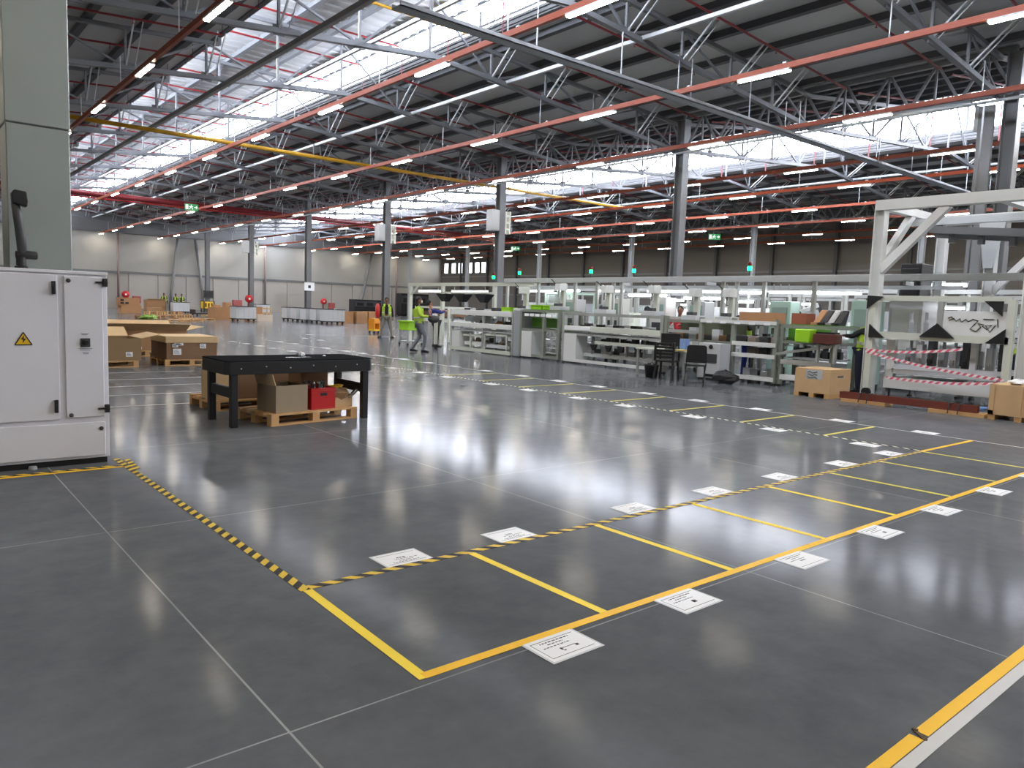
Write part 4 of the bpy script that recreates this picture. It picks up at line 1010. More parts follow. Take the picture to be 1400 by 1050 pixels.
# loose parts filling the bench shelves
def clutter(t, x0, x1, y0, y1, z, n, seed, hmax=.16):
    rnd = random.Random(seed); b = MB(); s = (y1-y0)/n
    for i in range(n):
        y = y0+s*(i+.5); x = rnd.uniform(x0,x1)*.3+(x0+x1)*.35
        b.box(x-.07,x+.07,y-s*.505,y+s*.505,z,z+hmax*rnd.uniform(.3,1.),i%3)
    wb(b,'stored_parts',[M_DGREY,rnd.choice([M_GREY,M_CARDD,M_BLACKPL]),M_LGREY],t)
for t in [o for o in bpy.data.objects if o.name.startswith(('assembly_bench','flow_rack')) and o.parent is None]:
    lb = t['label']
    if 'cream bands' in lb: clutter(t,15.2,15.8,18.15,19.4,.3,7,1); clutter(t,15.2,15.8,19.6,20.6,.34,6,2); clutter(t,15.75,15.8,18.1,20.6,.9,12,3,.25); clutter(t,15.25,15.8,19.1,21.1,1.385,7,13,.12)
    elif 'green trays' in lb: clutter(t,15.5,15.8,16.,17.4,1.0,8,4,.24); clutter(t,15.2,15.8,16.0,16.5,.71,3,5,.1)
    elif 'light profiles' in lb: clutter(t,15.24,15.4,12.3,15.5,.975,15,6,.2); clutter(t,15.3,15.8,12.3,14.9,.32,10,7,.2)
    elif t.name.startswith('flow_rack'): clutter(t,15.2,15.8,9.0,10.0,.15,6,8,.25); clutter(t,15.72,15.76,9.1,9.95,.9,7,9,.3); clutter(t,15.2,15.5,10.2,11.9,.9,8,10,.3)
def robot(loc, rz, label):
    t = thing('robot_arm', label, 'robot arm', loc, rz, 'robot arms at the line')
    MB().box(-.2,.2,-.2,.2,0,.9).build('pedestal', M_GREY, t, .015)
    MB().lathe([(.14,.9),(.16,.95),(.16,1.1),(.12,1.15)],(0,0,0),14).build('turret', M_LGREY, t)
    MB().bar((0,0,1.1),(0,.28,1.6),.16,.13).build('lower_arm', M_LGREY, t, .02); MB().lathe([(.1,-.1),(.1,.1)],(0,.28,1.6),12,'x').build('elbow', M_DGREY, t)
    MB().bar((0,.28,1.6),(0,-.2,1.85),.12,.12).build('upper_arm', M_LGREY, t, .02); MB().bar((0,-.2,1.85),(0,-.3,1.6),.08,.08).build('wrist_tool', M_DGREY, t)
robot((17.5,9.6,0), .6, 'grey robot arm behind the long brown carton')
robot((17.45,16.35,0), -.5, 'grey robot arm behind the green tray bench')
robot((17.45,14.3,0), .3, 'grey robot arm behind the long light bench')
# green beacons
for i,(y,z) in enumerate(((20.9,2.37),(19.5,2.5),(16.15,2.5),(14.45,2.5),(10.7,2.5))):
    t = thing('signal_beacon', 'small signal beacon lit green on the overhead beam, %s from the left' % ORD[i], 'beacon', (16.5,y,z), 0, 'green beacons')
    MB().lathe([(.02,0),(.02,.1),(.05,.11),(.05,.13)],(0,0,0),10).build('stem', M_DGREY, t)
    MB().lathe([(.05,.13),(.055,.2),(.05,.24)],(0,0,0),12).build('green_lens', M_BEACON, t, 0, True)
    MB().lathe([(.05,.24),(.055,.31),(.03,.35)],(0,0,0),12).build('red_lens', M_BEACOFF, t, 0, True)

# stations on and behind the benches
def screen(loc, rz, label, col=M_LGREY, w=.5, h=.36, stand=.25, grp='screens at the line'):
    t = thing('monitor_screen', label, 'monitor', loc, rz, grp)
    MB().box(-.12,.12,-.09,.09,0,.015).box(-.02,.02,-.02,.02,.015,stand).build('stand', M_DGREY, t)
    MB().box(-w/2,w/2,-.03,.02,stand,stand+h).build('casing', col, t, .008)
    MB().box(-w/2+.03,w/2-.03,-.034,-.03,stand+.03,stand+h-.03).build('display', mat('pale_display',(150,175,168),.2,emit=(170,200,190),estr=.15), t)
def press(loc, label, h=.95):
    t = thing('assembly_press', label, 'machine', loc, PI/2*0, 'small presses at the line')
    MB().box(-.2,.2,-.22,.22,0,.12).build('base', M_LGREY, t, .01)
    MB().box(.08,.18,-.07,.07,.12,h).build('column', M_CREAM, t)
    MB().box(-.12,.2,-.1,.1,h-.22,h-.02).build('head', M_WHITE2, t, .01)
    MB().lathe([(.035,h-.42),(.035,h-.2)],(-.05,0,0),10).build('ram', M_SILVER, t)
    MB().tube([(.0,.1,h-.1),(-.1,.25,h+.08),(-.12,.28,h+.1)],.014,6).build('lever', M_BLACKPL, t)
    MB().box(-.14,.02,-.1,.1,.12,.2).build('fixture', M_DGREY, t)
for i,y in enumerate((18.15,16.2,14.6,12.9,11.6,10.6)):
    z = 1.385 if y > 17.8 else (1.486 if y > 15.9 else (1.436 if y > 12. else 1.362))
    press((15.55 if y not in (16.2,) else 15.3,y,z), 'small white press standing on the front benches, %s from the far end' % ORD[i], .8)
for i,(y,m) in enumerate(((17.25,M_LGREY),(15.4,M_WHITE2),(13.7,M_WHITE2),(12.4,M_LGREY),(9.94,mat('mint_casing',(176,206,196),.4)),(7.9,mat('mint_casing',(176,206,196),.4)))):
    t = thing('instrument_cabinet', 'upright white instrument cabinet behind the front benches, %s from the far end' % ORD[i], 'instrument cabinet', (16.95 if i != 5 else 16.95,y,0), 0, 'instrument cabinets')
    MB().box(-.22,.22,-.28,.28,.08,1.85+.05*(i%3)).build('housing', m, t, .015)
    MB().box(-.235,-.22,-.2,.2,1.35,1.75).build('front_screen', mat('pale_display',(150,175,168),.2), t)
    MB().box(-.24,-.22,-.18,.18,1.1,1.25).build('keypad', M_DGREY, t)
    b = MB()
    for a in (-.18,.18):
        for c in (-.22,.22): b.box(a-.03,a+.03,c-.03,c+.03,0,.08)
    b.build('feet', M_BLACKPL, t)
def station(loc, label, L=2.6, top=2.3, tall=True, grp='second line stations', seed=0):
    t = thing('work_station', label, 'work station', loc, 0, grp)
    b = MB(); posts((-.45,.45),(-L/2,L/2),0,1.0,.07,b); posts((.45,),(-L/2,0,L/2),1.0,top,.07,b); prails(-.45,.45,-L/2,L/2,.96,.06,b); prails(-.45,.45,-L/2,L/2,.25,.05,b); b.build('frame', M_ALU, t)
    MB().box(-.5,.5,-L/2,L/2,.99,1.03).build('work_top', M_LGREY, t)
    MB().box(.38,.5,-L/2,L/2,top-.1,top).build('top_beam', M_LIGHTST, t)
    rnd = random.Random(seed)
    MB().box(.4,.43,-L/2+.1,L/2-.1,1.3,1.75).build('back_board', (M_LGREY,M_GREY,M_GLASSP)[seed%3], t)
    for i in range(5):
        y = -L/2+.3+(L-.6)*i/4; h = .2+.45*rnd.random(); w = .1+.1*rnd.random()
        MB().box(-.2,.15,y-w,y+w,1.03,1.03+h).box(-.22,-.2,y-w*.6,y+w*.6,1.03+h*.3,1.03+h*.8).build('device', rnd.choice([M_WHITE2,M_LGREY,M_DGREY,M_CREAM,M_LGREY]), t, .01)
    MB().box(-.3,.3,-L/2+.2,L/2-.2,.27,.4).build('lower_shelf', M_GREY, t)
    return t
k = 0
for x,ys,nm,g in ((18.9,(21.2,18.3,15.4,12.5,9.6,6.7),'second','second line stations'),(22.9,(22.,19.,16.,13.,10.,7.),'third','third line stations'),(27.3,(24.,20.8,17.6,14.4,11.2,8.),'rearmost','rearmost stations')):
    for i,y in enumerate(ys):
        station((x,y,0), 'grey work station in the %s line of stations, %s from the far end' % (nm, ORD[i]), 2.6, 2.3 if x > 18 else 2.2, True, g, k); k += 1
for i,y in enumerate((14.2,13.6,13.0)):
    o = MB().box(-.13,.13,-.25,.25,0,.28).build('carton', M_CARDL if i%2 else mat('pinkish_cardboard',(206,160,136),.85), None, .006, loc=(18.53,y,1.032)); tag(o,'pale carton on the second line right of the red-shirted worker, %s from the left' % ORD[i],'carton','cartons on the second line')
# glazed guard with frame at the far end of the front line
t = thing('guard_cell', 'tall clear guarded cell at the left end of the high overhead beam', 'guard cell', (17.6,18.2,0))
b = posts((17.2,18.2),(17.6,18.9),0,2.05,.06); prails(17.2,18.2,17.6,18.9,2.05,.06,b); prails(17.2,18.2,17.6,18.9,.9,.06,b); wb(b,'frame',mat('mint_profile',(170,196,182),.4,.2),t)
wb(MB().box(17.185,17.195,17.63,18.87,.95,2.0),'guard_panel',M_GLASSP,t); wb(MB().box(17.3,18.1,17.7,18.8,.93,.97),'table_plate',M_LGREY,t); wb(MB().box(17.5,17.8,18.0,18.5,.97,1.4),'fixture',M_GREY,t,.02)
# far-end cream frame table and lime bin beside the standing worker
t = thing('roller_table', 'cream framed table at the far end of the line behind the walking worker', 'table', (18.6,27.,0))
b = posts((18.,19.3),(25.7,28.2),0,1.45,.09); prails(18.,19.3,25.7,28.2,1.42,.08,b); prails(18.,19.3,25.7,28.2,.85,.08,b); wb(b,'frame',M_CREAM,t)
wb(MB().box(18.,19.3,25.7,28.2,.89,.93),'deck',M_LGREY,t); wb(MB().box(18.2,19.1,26.,27.9,1.05,1.25),'load',M_CARDD,t)
t = thing('lime_bin', 'lime green bin on a low trolley between the two standing workers', 'bin', (15.1,24.0,0), .1)
MB().box(-.36,.36,-.28,.28,.55,.86).build('bin_body', M_LIME, t, .02); MB().box(-.4,.4,-.32,.32,.86,.9).build('rim', M_LIME, t)
b = posts((-.33,.33),(-.25,.25),.08,.55,.04); b.box(-.36,.36,-.28,.28,.12,.16); b.build('trolley_frame', M_GREY, t)
for x in (-.33,.33):
    for y in (-.25,.25): MB().lathe([(.04,-.015),(.04,.015)],(x,y,.04),10,'y').build('castor', M_RUBBER, t)
# sign post on castor at the end of the line
t = thing('sign_post', 'cream post on a black castor with a small paper sign at the bench end', 'sign post', (14.7,21.75,0))
MB().box(-.05,.05,-.05,.05,.16,1.1).build('post', M_CREAM, t); MB().lathe([(.09,-.03),(.09,.03)],(0,0,.09),14,'x').build('castor', M_RUBBER, t); MB().box(-.04,.04,-.04,.04,.1,.16).build('fork', M_BLACKPL, t)
MB().box(-.06,-.052,-.15,.15,.92,1.22).build('sign_sheet', M_PAPER, t); MB().box(-.064,-.06,-.06,.06,1.02,1.12).build('sign_mark', M_INKG, t)

# ------------------------------------------------------------------ desk, chairs and bags
t = thing('work_desk', 'small pale desk with screen between the two black chairs', 'desk', (14.45,11.42,0), 0)
MB().box(-.35,.35,-.75,.75,.62,.655).build('desk_top', M_CREAM, t, .005)
for x in (-.3,.3):
    for y in (-.7,.7): MB().box(x-.025,x+.025,y-.025,y+.025,0,.62).build('leg', M_ALU, t)
MB().box(.1,.14,-.6,.6,.25,.6).build('modesty_panel', M_LGREY, t)
screen((14.4,11.35,.655), 2.0, 'black monitor on the small pale desk', M_BLACKPL, .46, .3, .08, 'desk things')
tag(MB().box(-.09,.09,-.09,.09,0,.26).build('blue_box', M_LBLUE, None, .01, loc=(14.5,11.0,.655)),'pale blue box on the desk right of the black monitor','box')
t = thing('spray_bottle', 'small pale yellow bottle on the desk', 'bottle', (14.4,10.75,.655))
MB().lathe([(.04,0),(.045,.02),(.045,.12),(.02,.16),(.02,.18)],(0,0,0),12).build('bottle_body', mat('pale_yellow_plastic',(222,214,170),.4), t, 0, True); MB().box(-.05,.02,-.012,.012,.18,.215).build('trigger', M_WHITE2, t)
tag(MB().box(-.12,.12,-.16,.16,0,.03).build('papers', mat('yellow_paper_pad',(226,206,130),.7), None, loc=(14.2,10.85,.655)),'yellow paper pad at the right edge of the desk','paper pad')
def plastic_chair(loc, rz, label):
    t = thing('slatted_chair', label, 'chair', loc, rz)
    MB().box(-.22,.22,-.22,.2,.41,.45).build('seat', M_BLACKPL, t, .015)
    b = MB()
    for i in range(5): b.box(-.22+.01*i,.22-.01*i,.2+.015*i,.225+.015*i,.5+.075*i,.55+.075*i)
    b.box(-.23,-.19,.19,.28,.44,.86).box(.19,.23,.19,.28,.44,.86); b.build('backrest', M_BLACKPL, t, .006)
    for x in (-.19,.19):
        MB().bar((x,-.18,.42),(x*1.15,-.22,0),.045).build('leg', M_BLACKPL, t); MB().bar((x,.18,.42),(x*1.15,.26,0),.045).build('leg', M_BLACKPL, t)
        MB().box(x*1.15-.025,x*1.15+.025,-.2,.22,.62,.65).bar((x*1.15,-.18,.42),(x*1.15,-.18,.62),.035).build('armrest', M_BLACKPL, t)
plastic_chair((13.68,10.85,0), 1.95, 'black slatted plastic chair, left of the two black chairs')
t = thing('folding_chair', 'black solid-backed chair on thin legs, right of the two black chairs', 'chair', (13.2,9.72,0), 2.3)
MB().box(-.22,.22,-.2,.2,.42,.46).build('seat', M_BLACKPL, t, .02)
MB().prism([(-.22,.5),(.22,.5),(.2,.84),(.16,.87),(-.16,.87),(-.2,.84)],'y',.2,.235).build('backrest', M_BLACKPL, t, .01)
for x in (-.2,.2):
    MB().tube([(x,-.2,0),(x,.19,.46),(x,.22,.6)],.014,8).build('leg', M_DGREY, t); MB().tube([(x,.24,0),(x,-.12,.43)],.014,8).build('leg', M_DGREY, t)
MB().tube([(-.2,-.15,.06),(.2,-.15,.06)],.01,6).tube([(-.2,.2,.06),(.2,.2,.06)],.01,6).build('stretcher', M_DGREY, t)
crumple('black_bag', (14.35,9.75,0), .3, M_BLACKPL, 'black bag slumped on the floor right of the chairs', 'bag', 31, .45)
t = thing('waste_bin', 'low black bin on the floor left of the chairs', 'bin', (13.75,11.35,0))
MB().lathe([(.13,0),(.17,.28),(.18,.3),(.16,.3),(.13,.03)],(0,0,0),14).build('bin_body', M_BLACKPL, t, 0, True); MB().tube([(-.17,0,.28),(0,0,.36),(.17,0,.28)],.008,6).build('handle', M_DGREY, t)

# ------------------------------------------------------------------ wooden crates
def wood_crate(loc, rz, w, d, h, label, paper):
    t = thing('wooden_crate', label, 'crate', loc, rz, 'wooden crates')
    MB().box(-w/2,w/2,-d/2,d/2,.08,h).build('crate_box', M_PLY, t, .004)
    b = MB()
    for x in (-w/2,w/2-.07,-.035): b.box(x,x+.07,-d/2-.018,-d/2,.08,h)
    for x in (-w/2,w/2-.07): b.box(x,x+.07,-d/2-.018,-d/2,.08,.15)
    if not paper: b.build('batten', M_PLY, t)
    for x in (-w/2,w/2-.1,-.05): MB().box(x,x+.1,-d/2,d/2,0,.08).build('skid', M_PINE, t)
    if paper:
        o = MB().box(-.14,.2,-d/2-.004,-d/2,h-.2,h-.02).build('label_sheet', M_LGREY, t)
        b = MB(); rnd = random.Random(2); y = -d/2-.006
        for k in range(3):
            p = [(-.1+.05*j, y, h-.07-.05*k+.018*math.sin(j*2.1+k)) for j in range(5)]
            b.tube(p,.006,5)
        b.build('scribble', M_INK, o)
    MB().box(-w/2-.003,-w/2,-.06,.06,h*.6,h*.7).box(w/2,w/2+.003,-.12,.1,h-.16,h-.12).build('stencil_mark', M_INKG, t)
wood_crate((14.08,7.34,0), -PI/2, .72,.8,.55,'plywood crate with a grey label standing before the white gantry', True)
wood_crate((14.0,3.86,0), -PI/2, .84,.8,.57,'battened plywood crate at the right edge of the photo', False)
crumple('white_film', (13.8,3.95,.57), .13, M_PAPER, 'crumpled white film on the crate at the right edge', 'film', 15, .35)

# ------------------------------------------------------------------ gantry cell at the right
t = thing('cell_frame', 'cream aluminium frame with black corner gussets inside the gantry', 'machine frame', (15.,5.7,0))
b = MB()
for y in (6.9,4.5): wb(MB().box(14.94,15.06,y-.06,y+.06,.18,2.0 if y > 6 else 1.95),'post',M_CREAM,t)
wb(MB().box(14.95,15.05,4.5,6.9,1.9,2.0),'top_rail',M_CREAM,t); wb(MB().box(14.94,15.06,4.5,6.8,1.17,1.3),'middle_rail',M_CREAM,t); wb(MB().box(14.95,15.05,5.6,5.68,1.3,1.9),'centre_post',M_ALU,t)
for (y,z,s,q) in ((6.98,1.86,-1,1),(4.62,1.78,1,1),(6.9,1.3,-1,0),(4.55,1.3,1,0),(5.66,1.36,1,0),(5.66,1.36,-1,0)):
    wb(MB().prism([(y,z-.12),(y+s*.3,z+.12 if q else z-.12),(y+s*.0,z+.14)] if s < 0 else [(y,z-.12),(y,z+.14),(y+s*.3,z+.14 if q else z-.12)],'x',14.9,14.94),'corner_gusset',M_BLACKPL,t)
wb(MB().lathe([(.09,-.03),(.09,.03)],(15.,6.9,.09),14,'x').lathe([(.09,-.03),(.09,.03)],(15.,4.5,.09),14,'x'),'castor',M_RUBBER,t)
pnl = wb(MB().box(14.96,15.0,4.52,5.58,1.3,1.74),'white_panel',M_WHITE2,t)
sc = MB(); x = 14.952
for pts in ([(5.48,1.56),(5.4,1.6),(5.36,1.55),(5.3,1.6),(5.27,1.54),(5.2,1.59),(5.16,1.55),(5.1,1.58)],
            [(5.1,1.6),(5.0,1.57),(5.06,1.5),(5.12,1.42),(5.02,1.38),(4.95,1.46),(5.0,1.52),(4.9,1.5)],
            [(4.92,1.6),(4.75,1.6)],[(4.93,1.48),(4.85,1.42),(4.78,1.5),(4.88,1.49),(4.8,1.38),(4.72,1.5)],[(4.7,1.61),(4.68,1.46)],[(5.5,1.6),(5.44,1.63),(5.41,1.58)]):
    sc.tube([(x,a,z) for a,z in pts],.009,5)
l = t.location; sc.v = [(a-l[0],bb-l[1],c) for a,bb,c in sc.v]; sc.build('scribble', M_INK, pnl)
t = thing('machine_base', 'white machine base with rows of grey fixtures behind the striped tape', 'machine', (15.7,5.6,0))
wb(MB().box(15.15,15.3,4.5,6.65,.2,.42).box(16.1,16.25,4.5,6.65,.2,.42).box(15.3,16.1,6.5,6.65,.2,.42).box(15.3,16.1,4.5,4.65,.2,.42),'base_beam',M_WHITE2,t,.01)
for x in (15.22,16.18):
    wb(posts((x,),(6.55,),.42,1.2,.14),'corner_post',M_WHITE2,t); wb(posts((x,),(5.1,),.42,1.2,.1),'middle_post',M_LGREY,t)
wb(MB().box(15.2,16.2,4.6,6.5,.6,.68),'bed_plate',M_LGREY,t); wb(MB().box(15.3,16.2,4.6,6.5,1.2,1.26),'upper_plate',M_GREY,t)
for i in range(9):
    y = 6.3-.2*i; wb(MB().box(15.35,15.55,y-.05,y+.05,.68,1.0+.08*(i%3)).lathe([(.03,1.0),(.03,1.15)],(15.45,y,0),8).box(15.28,15.35,y-.03,y+.03,.75,.82),'fixture',(M_GREY,M_LGREY,M_DGREY)[i%3],t)
b = MB()
for i in range(6): b.lathe([(.05,1.26),(.05,1.5),(.03,1.55),(.03,1.7)],(15.6,6.4-.28*i,0),10)
wb(b,'cylinder_row',M_GREY,t)
wb(MB().box(15.15,15.2,4.7,6.5,.5,.6),'slanted_guard',M_LGREY,t)
for x in (15.22,16.18):
    for y in (4.6,6.55): wb(MB().lathe([(.05,0),(.05,.02),(.02,.04),(.02,.2)],(x,y,0),10),'levelling_foot',M_BLACKPL,t)
for i,(y) in enumerate((5.62,4.9)):
    pass
bt = MB()
P = [(14.93,6.95,.93),(14.93,5.2,1.05)]
for a,bq in ((P[0],P[1]),((14.93,6.95,.9),(14.93,4.5,.55)),((14.93,6.5,.42),(14.93,4.5,.5))):
    a = Vector(a); bq = Vector(bq); n = 14
    for i in range(n):
        p = a.lerp(bq,i/n); q = a.lerp(bq,(i+1)/n); s = -.05*math.sin(PI*i/n); s2 = -.05*math.sin(PI*(i+1)/n)
        bt.add([(p.x,p.y,p.z+s-.025),(q.x,q.y,q.z+s2-.025),(q.x,q.y,q.z+s2+.025),(p.x,p.y,p.z+s+.025),
                (p.x+.004,p.y,p.z+s-.025),(q.x+.004,q.y,q.z+s2-.025),(q.x+.004,q.y,q.z+s2+.025),(p.x+.004,p.y,p.z+s+.025)],
               [(0,1,2,3),(7,6,5,4),(0,4,5,1),(2,6,7,3)])
t = thing('barrier_tape', 'red and white barrier tape strung zigzag across the cream frame', 'barrier tape', (14.93,5.7,0))
mt = bpy.data.materials.new('barrier_stripes'); mt.use_nodes = True
_n = mt.node_tree.nodes; _l = mt.node_tree.links; tc = _n.new('ShaderNodeTexCoord'); sp = _n.new('ShaderNodeSeparateXYZ'); _l.new(tc.outputs['Object'],sp.inputs[0])
a1 = _n.new('ShaderNodeMath'); a1.operation = 'ADD'; _l.new(sp.outputs[1],a1.inputs[0]); _l.new(sp.outputs[2],a1.inputs[1])
d1 = _n.new('ShaderNodeMath'); d1.operation = 'DIVIDE'; d1.inputs[1].default_value = .12; _l.new(a1.outputs[0],d1.inputs[0])
f1 = _n.new('ShaderNodeMath'); f1.operation = 'FRACT'; _l.new(d1.outputs[0],f1.inputs[0]); g1 = _n.new('ShaderNodeMath'); g1.operation = 'GREATER_THAN'; g1.inputs[1].default_value = .5; _l.new(f1.outputs[0],g1.inputs[0])
m1 = _n.new('ShaderNodeMix'); m1.data_type = 'RGBA'; m1.inputs[6].default_value = lin((214,96,116)); m1.inputs[7].default_value = lin((236,226,228)); _l.new(g1.outputs[0],m1.inputs[0]); _l.new(m1.outputs[2],_n['Principled BSDF'].inputs['Base Color'])
wb(bt,'tape_strip',mt,t)
# white steel gantry
t = thing('steel_gantry', 'big white steel gantry with diagonal braces at the right', 'gantry', (16.6,5.,0))
W = .2
def gpost(x,y,h=3.66): wb(MB().box(x-.1,x+.1,y-.1,y-.08,.02,h).box(x-.1,x+.1,y+.08,y+.1,.02,h).box(x-.015,x+.015,y-.08,y+.08,.02,h).box(x-.1,x+.1,y-.1,y+.1,0,.02),'post',M_WHITE2,t)
gpost(15.16,6.95); gpost(18.2,6.95); gpost(18.2,5.95); gpost(15.16,4.3); gpost(18.2,3.1)
wb(MB().box(15.06,15.26,2.9,7.05,3.66,3.86),'top_beam',M_WHITE2,t,.006)
wb(MB().box(18.1,18.3,2.9,7.05,3.66,3.86),'top_beam',M_WHITE2,t,.006)
for y in (6.95,4.9,3.1): wb(MB().box(15.26,18.1,y-.08,y+.08,3.68,3.84),'cross_beam',M_WHITE2,t)
wb(MB().box(16.6,16.72,3.,7.0,3.5,3.64),'inner_beam',M_LIGHTST,t)
wb(MB().bar((15.16,6.88,2.5),(15.16,5.75,3.68),.15,.15),'diagonal_brace',M_WHITE2,t)
wb(MB().bar((15.24,6.95,2.6),(16.5,6.95,3.7),.13,.13),'diagonal_brace',M_WHITE2,t)
wb(MB().bar((18.2,5.88,2.2),(18.2,4.6,3.68),.13,.13),'diagonal_brace',M_WHITE2,t)
wb(MB().prism([(5.7,3.66),(6.2,3.66),(6.05,2.7),(5.88,2.7)],'x',18.06,18.1),'gusset',M_LIGHTST,t)
wb(MB().box(15.06,15.26,3.1,6.9,1.98,2.06),'low_rail',M_CREAM,t) if False else None
t = thing('lift_rail', 'dark grey slanted rail unit hung inside the white gantry', 'rail unit', (16.6,5.4,3.2))
wb(MB().bar((16.66,6.6,3.42),(15.8,3.9,3.1),.16,.14).bar((16.9,6.6,3.32),(16.04,3.9,3.0),.1,.1),'slanted_rail',M_STEEL,t)
for i in range(4): wb(MB().box(16.5-.2*i,16.62-.2*i,6.1-.6*i,6.2-.6*i,3.12-.07*i,3.28-.07*i),'carriage',M_DGREY,t)
wb(MB().box(16.62,16.7,6.4,6.5,3.42,3.5),'hanger',M_STEEL,t)
o = MB().box(-.3,.3,-.22,.22,0,.8).box(-.34,-.3,-.18,.18,.1,.7).build('dark_screen_unit', M_BLACKPL, None, .02, loc=(17.6,7.2,1.98)); tag(o,'dark machine head seen behind the left gantry post','machine')
t = thing('white_cabinet', 'white enclosure carrying the dark machine head behind the gantry post', 'machine', (17.6,7.2,0))
MB().box(-.4,.4,-.35,.35,.06,1.98).build('housing', M_LGREY, t, .01); MB().box(-.415,-.4,-.28,.28,.9,1.8).build('door', M_WHITE2, t); MB().box(-.36,.36,-.3,.3,0,.06).build('plinth', M_BLACKPL, t)
# steel channel and boards on the floor before the cell
t = thing('steel_channel', 'red-brown steel channel lying on boards before the cream frame', 'steel channel', (13.68,5.6,.06), 0)
MB().box(-.06,.06,-1.15,1.15,0,.015).box(-.06,-.045,-1.15,1.15,.015,.12).box(.045,.06,-1.15,1.15,.015,.12).build('channel', M_CHANNEL, t)
for i,(y,L) in enumerate(((6.3,.8),(4.75,.85))):
    o = MB().box(-.14,.2,-L/2,L/2,0,.03).box(-.14,-.02,-L/2,L/2,.03,.06).box(.06,.2,-L/2,L/2,.03,.06).build('board_stack', M_PINE, None, loc=(13.72,y,0)); tag(o,'pale boards under the %s end of the red-brown channel' % ('left','right')[i],'boards','boards under the channel')
for i,y in enumerate((6.35,6.2,4.85,4.7)):
    o = MB().tube([(-.16,0,.02),(-.14,0,.1),(-.09,0,.185),(.08,0,.185),(.12,0,.06)],.012,6).build('clamp', M_BLACKPL, None, loc=(13.68,y,.0)); tag(o,'black clamp gripping the red-brown channel, %s from the left' % ORD[i],'clamp','clamps on the channel')
tag(MB().tube([(0,0,.02),(.2,-.2,.03),(.1,-.5,.02),(.35,-.6,.04),(.5,-.3,.02)],.02,6).build('blue_hose', M_LBLUE, None, 0, True, loc=(14.6,5.3,0)),'blue hose coiled on the floor under the cream frame','hose')
# ducts on the near column at the right
t = thing('cable_duct', 'grey cable ducts bending down the nearest middle column', 'duct', (25.2,8.3,0))
wb(MB().box(25.05,25.2,8.5,8.75,0,7.9).box(25.05,25.2,8.8,8.9,0,7.9),'duct',M_STEEL,t)
wb(MB().tube([(25.12,8.95,7.2),(25.12,8.95,7.9),(25.2,9.2,8.1),(25.3,12.,8.12)],.09,8),'bent_pipe',M_LIGHTST,t,0,True)

# ------------------------------------------------------------------ people
def skin_mesh(name, chain, m, parent, extra=None, sub=1):
    """chain: list of (id, pos, radius, parent_id); grows one continuous surface along the limbs"""
    ids = {c[0]: i for i,c in enumerate(chain)}
    me = bpy.data.meshes.new(name)
    me.from_pydata([c[1] for c in chain], [(ids[c[3]], i) for i,c in enumerate(chain) if c[3] is not None], [])
    o = bpy.data.objects.new(name, me); COL.objects.link(o)
    md = o.modifiers.new('Skin','SKIN'); md.use_smooth_shade = True
    if not me.skin_vertices:
        bpy.context.view_layer.objects.active = o
    for i,c in enumerate(chain):
        s = me.skin_vertices[0].data[i]; r = c[2]; s.radius = (r,r) if not isinstance(r,tuple) else r
        s.use_root = (c[3] is None)
    sm = o.modifiers.new('Sub','SUBSURF'); sm.levels = sub; sm.render_levels = sub
    dg = bpy.context.evaluated_depsgraph_get()
    nm = bpy.data.meshes.new_from_object(o.evaluated_get(dg))
    bpy.data.objects.remove(o); 
    b = MB(); b.v = [tuple(v.co) for v in nm.vertices]; b.f = [tuple(p.vertices) for p in nm.polygons]; b.m = [0]*len(b.f)
    if extra: extra(b)
    return b.build(name, m, parent, 0, True)
